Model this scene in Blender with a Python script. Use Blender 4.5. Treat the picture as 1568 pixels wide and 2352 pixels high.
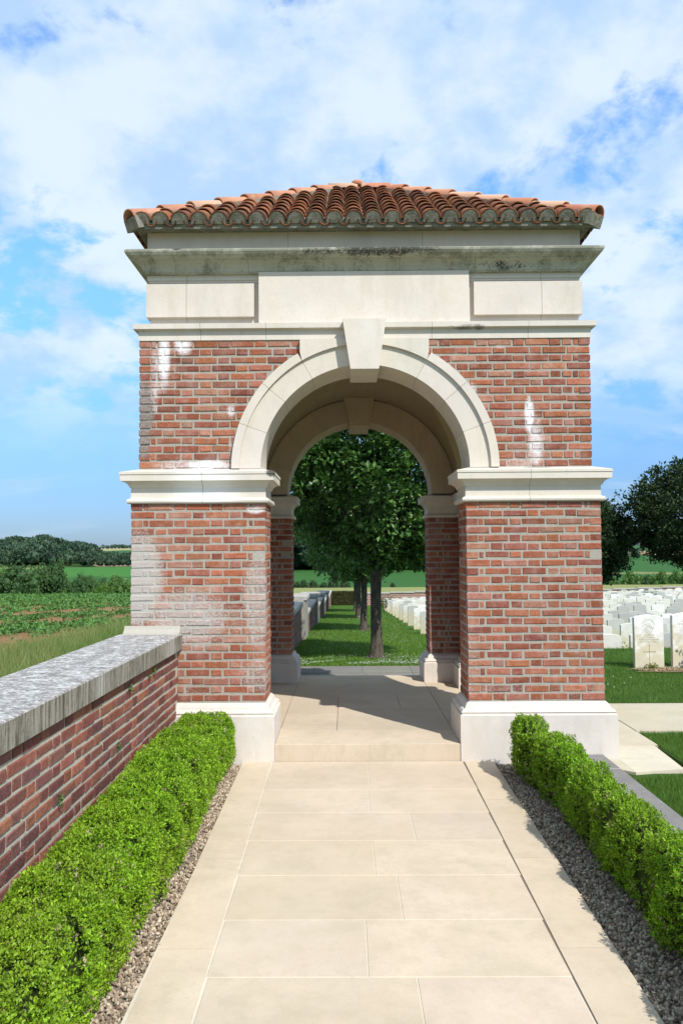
import bpy, math, random
import numpy as np
from math import sin, cos, pi, radians, sqrt, atan2
from mathutils import Matrix, Vector

SC = bpy.context.scene
for o in list(bpy.data.objects): bpy.data.objects.remove(o)
COL = SC.collection
rnd = random.Random(7)
RS = np.random.RandomState(11)

# ---------------------------------------------------------------- camera
CAM = (-0.170, -7.191, 1.841)
cd = bpy.data.cameras.new("camera"); cam = bpy.data.objects.new("camera", cd); COL.objects.link(cam)
cd.sensor_fit = 'VERTICAL'; cd.sensor_height = 36.0; cd.lens = 1828.9/2352*36; cd.clip_end = 9000; cd.clip_start = 0.05
def _cam():
    pitch, yaw, roll = 0.0504, 0.00665, 0.0062
    r = Vector((cos(yaw), sin(yaw), 0)); f0 = Vector((-sin(yaw), cos(yaw), 0)); up0 = Vector((0, 0, 1))
    f = f0*cos(pitch)+up0*sin(pitch); up = up0*cos(pitch)-f0*sin(pitch)
    r2 = r*cos(roll)-up*sin(roll); up2 = r*sin(roll)+up*cos(roll)
    m = Matrix((r2, up2, -f)).transposed().to_4x4(); m.translation = CAM
    cam.matrix_world = m
_cam()
SC.camera = cam
SC.render.resolution_x = 682; SC.render.resolution_y = 1024

# ---------------------------------------------------------------- sky, sun, exposure
SUNV = Vector((0.54, -0.76, 1.0)).normalized()
SUN_EL = math.asin(SUNV.z); SUN_AZ = atan2(SUNV.x, SUNV.y)
w = bpy.data.worlds.new("World"); SC.world = w; w.use_nodes = True
nt = w.node_tree; nt.nodes.clear()
def wn(t, **k):
    n = nt.nodes.new(t)
    for a, b in k.items(): setattr(n, a, b)
    return n
sky = wn('ShaderNodeTexSky', sky_type='NISHITA', sun_disc=False, sun_elevation=SUN_EL, sun_rotation=SUN_AZ, air_density=1.0, dust_density=0.6, ozone_density=1.5)
tc = wn('ShaderNodeTexCoord'); sep = wn('ShaderNodeSeparateXYZ'); nt.links.new(tc.outputs['Generated'], sep.inputs[0])
def wmath(op, a, b=None, c=None, clamp=False):
    n = wn('ShaderNodeMath', operation=op, use_clamp=clamp)
    for i, v in enumerate((a, b, c)):
        if v is None: continue
        if isinstance(v, (int, float)): n.inputs[i].default_value = v
        else: nt.links.new(v, n.inputs[i])
    return n.outputs[0]
zz = wmath('ADD', wmath('MAXIMUM', sep.outputs['Z'], 0.0), 0.42)
cx_ = wmath('DIVIDE', sep.outputs['X'], zz); cy_ = wmath('DIVIDE', sep.outputs['Y'], zz)
comb = wn('ShaderNodeCombineXYZ'); nt.links.new(cx_, comb.inputs[0]); nt.links.new(cy_, comb.inputs[1])
def wnoise(scale, detail, rough, off=(0, 0, 0), sc=(1, 1, 1), dist=0.0):
    m = wn('ShaderNodeMapping'); nt.links.new(comb.outputs[0], m.inputs[0])
    m.inputs['Location'].default_value = off; m.inputs['Scale'].default_value = sc
    n = wn('ShaderNodeTexNoise'); nt.links.new(m.outputs[0], n.inputs['Vector'])
    n.inputs['Scale'].default_value = scale; n.inputs['Detail'].default_value = detail; n.inputs['Roughness'].default_value = rough; n.inputs['Distortion'].default_value = dist
    return n.outputs['Fac']
def wramp(v, p0, p1):
    n = wn('ShaderNodeMapRange', interpolation_type='SMOOTHSTEP'); nt.links.new(v, n.inputs[0])
    n.inputs[1].default_value = p0; n.inputs[2].default_value = p1; return n.outputs[0]
n1 = wnoise(5.2, 12, 0.60, (3.1, 7.4, 0), (1.0, 1.0, 1), 0.15)
n2 = wnoise(2.0, 4, 0.5, (11.0, 2.0, 0))
big = wmath('ADD', wmath('MULTIPLY', n1, 0.62), wmath('MULTIPLY', n2, 0.38))
hi = wramp(sep.outputs['Z'], 0.08, 0.27)               # clouds thin out towards the horizon
dens = wramp(big, 0.405, 0.485)
str1 = wnoise(2.2, 8, 0.6, (5, 1, 0), (0.5, 2.6, 1), 0.4)
low = wmath('MULTIPLY', wramp(str1, 0.45, 0.75), 0.55)
mask = wmath('ADD', wmath('MULTIPLY', dens, hi), wmath('MULTIPLY', low, wmath('SUBTRACT', 1.0, hi)), clamp=True)
mask = wmath('MULTIPLY', mask, 0.93)
n3 = wnoise(5.5, 10, 0.55, (1.7, 9.2, 0))
cc = wn('ShaderNodeMix', data_type='RGBA'); nt.links.new(wramp(n3, 0.38, 0.62), cc.inputs[0])
cc.inputs[6].default_value = (6.8, 9.6, 13.2, 1); cc.inputs[7].default_value = (10.8, 12.4, 13.8, 1)
tint = wn('ShaderNodeMix', data_type='RGBA', blend_type='MULTIPLY'); tint.inputs[0].default_value = 1.0
nt.links.new(sky.outputs[0], tint.inputs[6])
hzn = wn('ShaderNodeMix', data_type='RGBA'); nt.links.new(wramp(sep.outputs['Z'], 0.0, 0.40), hzn.inputs[0]); hzn.inputs[6].default_value = (.74, 1.06, 1.75, 1); hzn.inputs[7].default_value = (2.2, 3.3, 4.2, 1); nt.links.new(hzn.outputs[2], tint.inputs[7])
mx = wn('ShaderNodeMix', data_type='RGBA'); nt.links.new(mask, mx.inputs[0]); nt.links.new(tint.outputs[2], mx.inputs[6]); nt.links.new(cc.outputs[2], mx.inputs[7])
bg = wn('ShaderNodeBackground'); bg.inputs['Strength'].default_value = 0.066; nt.links.new(mx.outputs[2], bg.inputs['Color'])
wo = wn('ShaderNodeOutputWorld'); nt.links.new(bg.outputs[0], wo.inputs['Surface'])
sl = bpy.data.lights.new("sun", 'SUN'); sl.energy = 4.9; sl.angle = radians(0.55); sl.color = (1.0, 0.965, 0.915)
so = bpy.data.objects.new("sun", sl); COL.objects.link(so); so.location = (20, -20, 40)
so.rotation_euler = (-SUNV).to_track_quat('-Z', 'Y').to_euler()
SC.view_settings.view_transform = 'Standard'; SC.view_settings.look = 'None'; SC.view_settings.gamma = 1.0
SC.view_settings.exposure = 0.20

# ---------------------------------------------------------------- mesh + object helpers
class MB:
    def __init__(s): s.v = []; s.f = []; s.c = []; s.sm = []; s.n = 0
    def add(s, V, F, col=(1, 1, 1), smooth=False):
        V = np.asarray(V, float).reshape(-1, 3)
        s.v.append(V)
        for f in F: s.f.append(tuple(i+s.n for i in f)); s.sm.append(smooth)
        c = np.asarray(col, float)
        s.c.append(np.tile(c, (len(V), 1)) if c.ndim == 1 else c)
        s.n += len(V)
    def addq(s, V, F, col):            # bulk numpy: V (n,3), F (m,k), col (n,3)
        s.v.append(V); s.f.extend(map(tuple, (F+s.n).tolist())); s.sm.extend([False]*len(F)); s.c.append(col); s.n += len(V)
    def box(s, x0, x1, y0, y1, z0, z1, col=(1, 1, 1), bev=0.0):
        if bev <= 0:
            V = [(x, y, z) for z in (z0, z1) for y in (y0, y1) for x in (x0, x1)]
            s.add(V, [(0, 2, 3, 1), (4, 5, 7, 6), (0, 1, 5, 4), (2, 6, 7, 3), (0, 4, 6, 2), (1, 3, 7, 5)], col)
        else:
            b = bev; V = []
            for z, i in ((z0, b), (z0+b, 0), (z1-b, 0), (z1, b)):
                V += [(x0+i, y0+i, z), (x1-i, y0+i, z), (x1-i, y1-i, z), (x0+i, y1-i, z)]
            F = [(3, 2, 1, 0), (12, 13, 14, 15)]
            for k in range(3):
                for j in range(4): F.append((4*k+j, 4*k+(j+1) % 4, 4*k+4+(j+1) % 4, 4*k+4+j))
            s.add(V, F, col)
    def prism(s, poly, fr, n0, n1, col=(1, 1, 1)):     # polygon in (u,z) of frame fr, from depth n0 to n1 (n outward)
        N = len(poly)
        V = [fr(u, z, n0) for u, z in poly]+[fr(u, z, n1) for u, z in poly]
        F = [tuple(range(N))[::-1], tuple(range(N, 2*N))]
        for i in range(N): j = (i+1) % N; F.append((i, j, N+j, N+i))
        s.add(V, F, col)
    def build(s, name, mats, parent=None, loc=None, shade=None):
        V = np.concatenate(s.v) if s.v else np.zeros((0, 3))
        base = np.array(parent['_base'] if parent is not None else (loc if loc is not None else (0, 0, 0)), float)
        me = bpy.data.meshes.new(name)
        me.from_pydata((V-base).tolist(), [], s.f)
        ca = me.color_attributes.new('tint', 'FLOAT_COLOR', 'POINT')
        C = np.concatenate(s.c); C4 = np.ones((len(C), 4)); C4[:, :3] = C
        ca.data.foreach_set('color', C4.ravel().astype(np.float32))
        me.polygons.foreach_set('use_smooth', np.array(s.sm, bool) if shade is None else np.full(len(s.f), shade))
        for m in (mats if isinstance(mats, (list, tuple)) else [mats]): me.materials.append(m)
        o = bpy.data.objects.new(name, me); COL.objects.link(o)
        if parent is not None: o.parent = parent
        else: o.location = base
        o['_base'] = tuple(base)
        return o
def thing(name, label, cat, loc=(0, 0, 0), group=None):
    o = bpy.data.objects.new(name, None); COL.objects.link(o); o.location = loc; o['_base'] = tuple(loc)
    o.empty_display_size = 0.2
    return tag(o, label, cat, group)
def tag(o, label, cat, group=None, kind=None):
    if label: o['label'] = label
    if cat: o['category'] = cat
    if group: o['group'] = group
    if kind: o['kind'] = kind
    return o
def struct(o): o['kind'] = 'structure'; return o
def copy_tree(o, loc, rotz=0.0, scale=None, label=None):
    r = o.copy(); COL.objects.link(r); r.location = loc; r.rotation_euler = (0, 0, rotz)
    if scale is not None: r.scale = scale
    if label: r['label'] = label
    for ch in list(o.children):
        c = ch.copy(); COL.objects.link(c); c.parent = r
        for g in ch.children:
            d = g.copy(); COL.objects.link(d); d.parent = c
    return r

# ---------------------------------------------------------------- node material helper
class NM:
    def __init__(s, name, rough=0.85, spec=0.3):
        s.m = bpy.data.materials.new(name); s.m.use_nodes = True; s.t = s.m.node_tree; s.t.nodes.clear()
        s.b = s.n('ShaderNodeBsdfPrincipled'); s.o = s.n('ShaderNodeOutputMaterial'); s.l(s.b.outputs[0], s.o.inputs[0])
        s.b.inputs['Roughness'].default_value = rough; s.b.inputs['Specular IOR Level'].default_value = spec
        s.geo = s.n('ShaderNodeNewGeometry'); s.pos = s.geo.outputs['Position']
        s.tc = s.n('ShaderNodeTexCoord'); s.obj = s.tc.outputs['Object']
    def n(s, t, **k):
        n = s.t.nodes.new(t)
        for a, b in k.items(): setattr(n, a, b)
        return n
    def l(s, a, b): s.t.links.new(a, b)
    def put(s, v, inp):
        if isinstance(v, (int, float)): inp.default_value = v
        elif isinstance(v, tuple): inp.default_value = v if len(v) == 4 or inp.type == 'VECTOR' else v+(1,)
        else: s.l(v, inp)
    def math(s, op, a, b=None, clamp=False):
        n = s.n('ShaderNodeMath', operation=op, use_clamp=clamp); s.put(a, n.inputs[0])
        if b is not None: s.put(b, n.inputs[1])
        return n.outputs[0]
    def noise(s, scale, detail=4, rough=0.55, vec=None, sc=None, loc=None, dist=0.0, out='Fac'):
        v = vec if vec is not None else s.pos
        if sc or loc:
            m = s.n('ShaderNodeMapping'); s.l(v, m.inputs[0]); v = m.outputs[0]
            if sc: m.inputs['Scale'].default_value = sc
            if loc: m.inputs['Location'].default_value = loc
        n = s.n('ShaderNodeTexNoise'); s.l(v, n.inputs['Vector']); n.inputs['Scale'].default_value = scale
        n.inputs['Detail'].default_value = detail; n.inputs['Roughness'].default_value = rough; n.inputs['Distortion'].default_value = dist
        return n.outputs[out]
    def mr(s, v, a, b, c=0.0, d=1.0, smooth=True):
        n = s.n('ShaderNodeMapRange'); 
        if smooth: n.interpolation_type = 'SMOOTHSTEP'
        s.put(v, n.inputs[0]); n.inputs[1].default_value = a; n.inputs[2].default_value = b; n.inputs[3].default_value = c; n.inputs[4].default_value = d
        return n.outputs[0]
    def mix(s, f, a, b, mode='MIX'):
        n = s.n('ShaderNodeMix', data_type='RGBA', blend_type=mode); s.put(f, n.inputs[0]); s.put(a, n.inputs[6]); s.put(b, n.inputs[7]); return n.outputs[2]
    def attr(s): n = s.n('ShaderNodeAttribute'); n.attribute_name = 'tint'; return n.outputs['Color']
    def spot(s, c, r):                 # soft blob 0..1 round c with radii r (world metres)
        a = s.n('ShaderNodeVectorMath', operation='SUBTRACT'); s.l(s.pos, a.inputs[0]); a.inputs[1].default_value = c
        b = s.n('ShaderNodeVectorMath', operation='DIVIDE'); s.l(a.outputs[0], b.inputs[0]); b.inputs[1].default_value = r
        d = s.n('ShaderNodeVectorMath', operation='LENGTH'); s.l(b.outputs[0], d.inputs[0])
        return s.mr(d.outputs['Value'], 0.25, 1.0, 1.0, 0.0)
    def mx(s, *a):
        r = a[0]
        for b in a[1:]: r = s.math('MAXIMUM', r, b)
        return r
    def bump(s, h, dist=0.003, strength=0.6):
        n = s.n('ShaderNodeBump'); s.put(h, n.inputs['Height']); n.inputs['Distance'].default_value = dist; n.inputs['Strength'].default_value = strength
        s.l(n.outputs[0], s.b.inputs['Normal'])
    def col(s, c): s.put(c, s.b.inputs['Base Color'])
    def xyz(s, v=None):
        n = s.n('ShaderNodeSeparateXYZ'); s.l(v if v is not None else s.pos, n.inputs[0]); return n.outputs

# ---- efflorescence, lichen and soot on the gateway brickwork (marks with shapes of their own)
WHITE_RUN = [((-1.84, 0.0, 3.65), (0.10, .2, 0.50), 1.0), ((-1.66, 0, 3.76), (0.14, .2, 0.20), .95), ((-1.92, 0, 3.45), (0.10, .2, 0.7), .55), ((1.50, 0, 3.08), (0.075, .2, 0.30), 1.0), ((1.55, 0, 2.80), (0.13, .2, 0.45), .72), ((1.42, 0, 2.64), (0.30, .2, 0.10), .55),
             ((-1.45, 0, 2.64), (0.45, .2, 0.09), .9), ((-1.22, 0, 3.13), (0.07, .2, 0.12), .7), ((-1.0, 0, 2.22), (0.16, .2, 0.06), .7), ((-1.7, 0, 2.64), (.3, .2, .1), .6), ((.98, 0, 3.32), (.09, .2, .12), .6), ((1.25, 0, 3.72), (.10, .2, .05), .6), ((-1.2, 0, 2.75), (.1, .2, .3), .5)]
LICHEN = [((-2.05, 0.1, 1.60), (0.46, .5, 0.85), .86), ((-1.60, 0.1, 1.25), (0.85, .5, 0.60), .70), ((-0.98, 0, 1.40), (0.28, .4, 0.95), .66), ((-1.30, 0, 1.25), (0.60, .4, 0.45), .52), ((-0.95, 0, 0.75), (0.40, .5, 0.35), .60),
          ((0.93, 0, 0.85), (0.14, .3, 0.95), .50), ((1.25, 0, 0.60), (0.45, .3, 0.14), .50), ((1.9, 0, .55), (.3, .3, .1), .42), ((-1.6, 0, .60), (.4, .3, .10), .5), ((1.15, 0, .75), (.3, .3, .25), .38)]
SOOT = [((-2.03, 0.0, 3.15), (0.20, .3, 0.50), .9), ((-2.04, 0.0, 2.85), (0.14, .3, 0.30), .8), ((-1.97, 0, 3.0), (.2, .3, .35), .55)]
def stains(m, c, lich_white=(.50, .48, .44)):
    nz = m.noise(9, 6, .6); nz2 = m.noise(28, 7, .75, sc=(1, 1, 1.8)); nf = m.noise(95, 5, .8)
    def group(lst):
        out = None
        for cc, rr, k in lst:
            v = m.math('MULTIPLY', m.spot(cc, rr), k); out = v if out is None else m.math('MAXIMUM', out, v)
        return out
    so = m.math('MULTIPLY', m.mr(m.math('ADD', group(SOOT), m.math('MULTIPLY', nz, .8)), .75, 1.15), .8)
    c = m.mix(so, c, m.mix(m.mr(nf, .4, .65), (.14, .13, .115), (.34, .32, .29)))
    li = m.mr(m.math('ADD', group(LICHEN), m.math('ADD', m.math('MULTIPLY', nz2, .9), m.math('MULTIPLY', nf, 1.0))), 1.40, 1.74)
    c = m.mix(m.math('MULTIPLY', li, .88), c, m.mix(nf, lich_white, (.36, .34, .30)))
    wr = m.mr(m.math('ADD', group(WHITE_RUN), m.math('ADD', m.math('ADD', m.math('MULTIPLY', nz, .7), m.math('MULTIPLY', nf, .6)), m.math('MULTIPLY', nz2, .9))), 1.35, 2.25)
    c = m.mix(wr, c, (.78, .76, .76))
    hz = m.mr(nz, .42, .75); c = m.mix(m.math('MULTIPLY', hz, .24), c, (.56, .44, .40))   # faint bloom of salts
    return c
def brick_mat(name, base_mul=(1, 1, 1), stained=True):
    m = NM(name, .92, .15); c = m.attr()
    c = m.mix(1.0, c, base_mul, 'MULTIPLY')
    c = m.mix(m.mr(m.noise(26, 5, .6), .35, .7, 0, .55), c, m.mix(1.0, c, (.62, .55, .55), 'MULTIPLY'))
    c = m.mix(m.mr(m.noise(140, 3, .6), .58, .72, 0, .45), c, (.50, .44, .40))
    if stained: c = stains(m, c)
    m.col(c); m.bump(m.math('ADD', m.noise(120, 4, .7), m.math('MULTIPLY', m.noise(35, 4, .6), 1.4)), .006, .8)
    return m.m
def mortar_mat(name, colr=(.38, .355, .295), stained=True):
    m = NM(name, .95, .1); c = m.mix(m.mr(m.noise(60, 5, .7), .3, .7), colr, tuple(x*.72 for x in colr))
    if stained: c = stains(m, c)
    m.col(c); m.bump(m.noise(160, 3, .7), .004, .8)
    return m.m
def stone_mat(name, base=(.625, .572, .50), dirt=0.0, dirtcol=(.16, .17, .13), joints=(), jaxis=0, jw=.003, low=None, extra=None, speck=.35, use_tint=True):
    m = NM(name, .88, .2)
    c = m.mix(m.mr(m.noise(1.7, 5, .6), .3, .7), base, tuple(x*.90 for x in base))
    if use_tint: c = m.mix(1.0, c, m.attr(), 'MULTIPLY')
    c = m.mix(m.mr(m.noise(22, 6, .65), .5, .8, 0, .35), c, tuple(x*.78 for x in base))
    c = m.mix(m.mr(m.math('ADD', m.noise(9, 6, .7, sc=(1, 1, .22)), m.math('MULTIPLY', m.noise(1.1, 3, .5, loc=(7, 7, 7)), .5)), .70, 1.0, 0, .38), c, (base[0]*.66, base[1]*.67, base[2]*.62))
    c = m.mix(m.mr(m.noise(3.3, 6, .7, loc=(1, 9, 2)), .48, .72, 0, .28), c, (base[0]*.80, base[1]*.77, base[2]*.66))
    c = m.mix(m.mr(m.noise(170, 2, .5), .62, .72, 0, speck), c, (.30, .27, .22))
    c = m.mix(m.mr(m.noise(62, 3, .7, loc=(2, 3, 8)), .58, .70, 0, .30), c, (base[0]*.62, base[1]*.60, base[2]*.55))
    c = m.mix(m.mr(m.noise(.9, 4, .6, loc=(4, 1, 6)), .40, .62, 0, .22), c, (base[0]*.93, base[1]*.84, base[2]*.78))
    if dirt > 0:
        d = m.math('ADD', m.noise(3.2, 8, .68, sc=(1, 1, 2.2)), m.math('MULTIPLY', m.noise(38, 5, .7), .45))
        c = m.mix(m.mr(d, .98-.42*dirt, 1.22-.36*dirt, 0, .9), c, dirtcol)
    if extra: c = extra(m, c)
    for x in joints:
        q = m.math('ABSOLUTE', m.math('SUBTRACT', m.xyz()[jaxis], x))
        c = m.mix(m.mr(q, jw*.6, jw*1.3, .75, 0), c, (.22, .20, .16))
    m.col(c); m.bump(m.math('ADD', m.noise(90, 4, .7), m.math('MULTIPLY', m.noise(9, 3, .5), .6)), .003, .6)
    return m.m
# ================================================================ GATEWAY
BR = [(.35, .112, .055), (.39, .130, .062), (.30, .092, .050), (.41, .155, .085), (.37, .135, .080), (.27, .085, .052), (.40, .18, .12)]
def brick_col(rng=rnd, pal=BR):
    c = rng.choice(pal); k = rng.uniform(.72, 1.06); return (c[0]*k, c[1]*k*rng.uniform(.92, 1.08), c[2]*k)
JT = .0150
def one_brick(mb, fr, u0, u1, z0, z1, depth, col, rng=rnd, jit=.0045, proud=.003):
    j = lambda a=jit: rng.uniform(-a, a)
    p = proud*rng.uniform(-.3, 1.0); i = .0045
    us = [u0+j(), u1+j()]; zs = [z0+j(.0035), z1+j(.0035)]
    back = [fr(us[0], zs[0], -depth), fr(us[1], zs[0], -depth), fr(us[1], zs[1], -depth), fr(us[0], zs[1], -depth)]
    mid = [fr(us[0], zs[0]+j(.0015), p-.005), fr(us[1], zs[0]+j(.0015), p-.005), fr(us[1], zs[1]+j(.0015), p-.005), fr(us[0], zs[1]+j(.0015), p-.005)]
    fro = [fr(us[0]+i+j(.005), zs[0]+i+j(.003), p+j(.002)), fr(us[1]-i+j(.005), zs[0]+i+j(.003), p+j(.002)), fr(us[1]-i+j(.005), zs[1]-i+j(.003), p+j(.002)), fr(us[0]+i+j(.005), zs[1]-i+j(.003), p+j(.002))]
    F = [(8, 9, 10, 11)]
    for k in (0, 4):
        for a in range(4): b = (a+1) % 4; F.append((k+a, k+b, k+4+b, k+4+a))
    mb.add(back+mid+fro, F, col)
def flemish(L, start_header, end_header):
    """lengths of bricks along a face of length L (without corner bricks when given as covered)"""
    S, H, C = .209, .097, .040
    a = [H, C] if start_header else [S]; b = [H, C] if end_header else [S]
    seq = list(a); nxt = 'S' if start_header else 'H'
    rem = L-sum(a)-sum(b)-JT*(len(a)+len(b))
    mid = []
    while rem > .09:
        x = S if nxt == 'S' else H
        if x+JT > rem+.05:
            if rem > .07: mid.append(rem-JT)
            rem = 0; break
        mid.append(x); rem -= x+JT; nxt = 'H' if nxt == 'S' else 'S'
    seq = a+mid+b[::-1]
    tot = sum(seq)+JT*(len(seq)-1); k = (L-JT*(len(seq)-1))/sum(seq)
    return [x*k for x in seq]
def poly_bricks(mb, poly, z0, z1, n, skip=(), pal=BR, seed=1):
    """real bricks round a closed plan polygon (counter-clockwise), quoined at the corners"""
    rng = random.Random(seed); N = len(poly); h = (z1-z0)/n
    for i in range(N):
        if i in skip: continue
        p = Vector(poly[i]).to_2d(); q = Vector(poly[(i+1) % N]).to_2d(); d = (q-p); L = d.length; d.normalize(); nn = Vector((d.y, -d.x))
        pr = Vector(poly[i-1]).to_2d(); nx = Vector(poly[(i+2) % N]).to_2d()
        cvx0 = (p-pr).x*d.y-(p-pr).y*d.x > 0; cvx1 = d.x*(nx-q).y-d.y*(nx-q).x > 0
        fr = lambda u, z, nrm, p=p, d=d, nn=nn: (p.x+d.x*u+nn.x*nrm, p.y+d.y*u+nn.y*nrm, z)
        for k in range(n):
            a = (k+i) % 2 == 0        # this face owns both of its corners on even rows
            c0 = z0+k*h+.0105; c1 = z0+(k+1)*h-.0105
            seq = flemish(L, not a if cvx0 else rng.random() < .5, not a if cvx1 else rng.random() < .5)
            u = 0
            for t, x in enumerate(seq):
                if not a and ((t == 0 and cvx0) or (t == len(seq)-1 and cvx1)): u += x+JT; continue
                one_brick(mb, fr, u, u+x, c0, c1, .102, brick_col(rng, pal), rng); u += x+JT
def poly_prism(mb, poly, z0, z1, inset=.0, col=(1, 1, 1)):
    P = offset(poly, -inset); N = len(P)
    V = [(x, y, z0) for x, y in P]+[(x, y, z1) for x, y in P]
    F = [tuple(range(N))[::-1], tuple(range(N, 2*N))]+[(i, (i+1) % N, N+(i+1) % N, N+i) for i in range(N)]
    mb.add(V, F, col)
def offset(poly, d):
    N = len(poly); out = []
    for i in range(N):
        p = Vector(poly[i]).to_2d(); a = (p-Vector(poly[i-1]).to_2d()).normalized(); b = (Vector(poly[(i+1) % N]).to_2d()-p).normalized()
        na = Vector((a.y, -a.x)); nb = Vector((b.y, -b.x)); s = na+nb; k = d/max(.2, (s.dot(na)))
        out.append((p.x+s.x*k, p.y+s.y*k))
    return out
def molding(mb, poly, prof, col=(1, 1, 1), cap=True, floor=True):
    N = len(poly); V = []; 
    for off, z in prof: V += [(x, y, z) for x, y in offset(poly, off)]
    F = []
    for k in range(len(prof)-1):
        for i in range(N): j = (i+1) % N; F.append((k*N+i, k*N+j, (k+1)*N+j, (k+1)*N+i))
    if cap and floor: F.append(tuple(range(N))[::-1])
    if cap: F.append(tuple(range((len(prof)-1)*N, len(prof)*N)))
    mb.add(V, F, col)

OX, IN, PX, T, DEP = .905, 1.28, 2.12, .50, 3.82
Yc = DEP/2
pierFR = [(OX, 0), (PX, 0), (PX, 1.0), (IN, 1.0), (IN, T), (OX, T)]
pierRR = [(OX, DEP-T), (IN, DEP-T), (IN, DEP-1.0), (PX, DEP-1.0), (PX, DEP), (OX, DEP)]
pierL = [(-PX, 0), (-OX, 0), (-OX, T), (-IN, T), (-IN, DEP-T), (-OX, DEP-T), (-OX, DEP), (-PX, DEP)]
M_brick = brick_mat('gateway brick'); M_mortar = mortar_mat('gateway mortar')
CJ = [-1.73, -1.06, -.37, .33, 1.02, 1.70]
def cornice_dirt(m, c):
    z = m.xyz()[2]; n = m.noise(5, 8, .7, sc=(1, 1, .6)); n2 = m.noise(45, 4, .75)
    top = m.mr(z, 4.50, 4.60); bot = m.math('MULTIPLY', m.mr(z, 4.40, 4.46, 1, 0), .35)
    k = m.mr(m.math('ADD', m.math('ADD', m.math('MULTIPLY', n, .8), m.math('MULTIPLY', n2, .35)), m.math('MULTIPLY', m.math('MAXIMUM', top, bot), .16)), .53, .74, 0, .75)
    c = m.mix(k, c, (.13, .135, .095))
    blk = m.mx(m.math('MULTIPLY', m.spot((.15, -.1, 4.58), (.9, .4, .10)), .75), m.math('MULTIPLY', m.spot((1.3, -.1, 4.47), (.9, .4, .10)), .55), m.spot((-1.70, -.1, 4.60), (.07, .3, .03)), m.math('MULTIPLY', m.spot((-.3, -.1, 4.57), (.6, .4, .05)), .6))
    k2 = m.mr(m.math('ADD', blk, m.math('ADD', m.math('MULTIPLY', n2, 1.3), m.math('MULTIPLY', n, .8))), 1.50, 1.80, 0, .92)
    return m.mix(k2, c, (.045, .042, .035))
def string_dirt(m, c):
    n = m.noise(14, 6, .7); sp = m.mx(m.spot((.95, -.05, 3.89), (.35, .3, .05)), m.math('MULTIPLY', m.spot((-.6, 0, 3.9), (.6, .3, .04)), .5), m.math('MULTIPLY', m.spot((-1.6, 0, 3.84), (.4, .3, .06)), .45))
    return m.mix(m.mr(m.math('ADD', m.math('MULTIPLY', sp, .7), m.math('MULTIPLY', n, 1.3)), 1.05, 1.5, 0, .8), c, (.13, .12, .10))
def impost_dirt(m, c):
    n = m.noise(50, 5, .75); z = m.xyz()[2]
    sp = m.mx(m.spot((-.84, -.05, 2.56), (.11, .12, .09)), m.math('MULTIPLY', m.spot((-1.95, 0, 2.60), (.25, .3, .05)), .6), m.math('MULTIPLY', m.spot((1.55, 0, 2.60), (.35, .3, .04)), .7))
    c = m.mix(m.mr(m.math('ADD', sp, m.math('MULTIPLY', n, .9)), 1.0, 1.35, 0, .9), c, (.06, .055, .05))
    wh = m.math('MULTIPLY', m.spot((-1.45, -.05, 2.42), (.42, .3, .35)), .8)
    return m.mix(wh, c, (.80, .79, .77))
M_stone = stone_mat('pale limestone')
M_shaded = stone_mat('shade-toned limestone', (.50, .41, .295), speck=.2)  # rear arch limestone, with shade and warm bounce light put into its colour
M_plinth = stone_mat('plinth limestone', (.64, .585, .525), speck=.25)
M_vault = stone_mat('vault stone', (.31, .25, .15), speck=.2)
M_impost = stone_mat('impost limestone', (.62, .57, .49), joints=(-1.47, 1.48), extra=impost_dirt)
M_string = stone_mat('string course limestone', (.63, .58, .51), joints=(-1.5, -.9, .62, 1.5), extra=string_dirt)
M_frieze = stone_mat('frieze limestone', (.63, .57, .505), joints=(-1.64, 1.64))
M_panel = stone_mat('name panel limestone', (.65, .59, .52), speck=.45)
M_cornice = stone_mat('weathered cornice', (.44, .43, .355), joints=CJ, jw=.0035, extra=cornice_dirt)
M_parapet = stone_mat('parapet stone', (.56, .48, .41), joints=(-.7, .55), jw=.003)

G = thing('memorial_gateway', 'brick and pale stone arched gateway with a red tiled roof, ending the path', 'gateway', (0, 0, 0))
PLI = [(.085, -.30), (.085, .395), (.068, .402), (.068, .412), (.075, .420), (.060, .440), (.036, .450), (.034, .462), (.024, .482), (.006, .500), (-.03, .503)]
IMP = [(-.02, 2.288), (.026, 2.290), (.034, 2.300), (.036, 2.315), (.028, 2.330), (.004, 2.338), (.002, 2.43), (.014, 2.437), (.018, 2.448), (.030, 2.468), (.052, 2.484), (.060, 2.490), (.082, 2.492), (.082, 2.548), (.088, 2.550), (.088, 2.572), (-.06, 2.610)]
for nm, poly, n, sd in (('pier', pierFR, 6, 3), ('pier', pierRR, 6, 5), ('side_wall', pierL, 8, 4)):
    mb = MB(); poly_bricks(mb, poly, .505, 2.295, 24, seed=sd)
    core = MB(); poly_prism(core, poly, -.3, 2.33, .004)
    p = mb.build(nm, M_brick, G)
    core.build('mortar', M_mortar, p)
    a = MB(); molding(a, poly, PLI); a.build('plinth', M_plinth, p)
    a = MB(); molding(a, poly, IMP); a.build('impost', M_impost, p)

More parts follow.
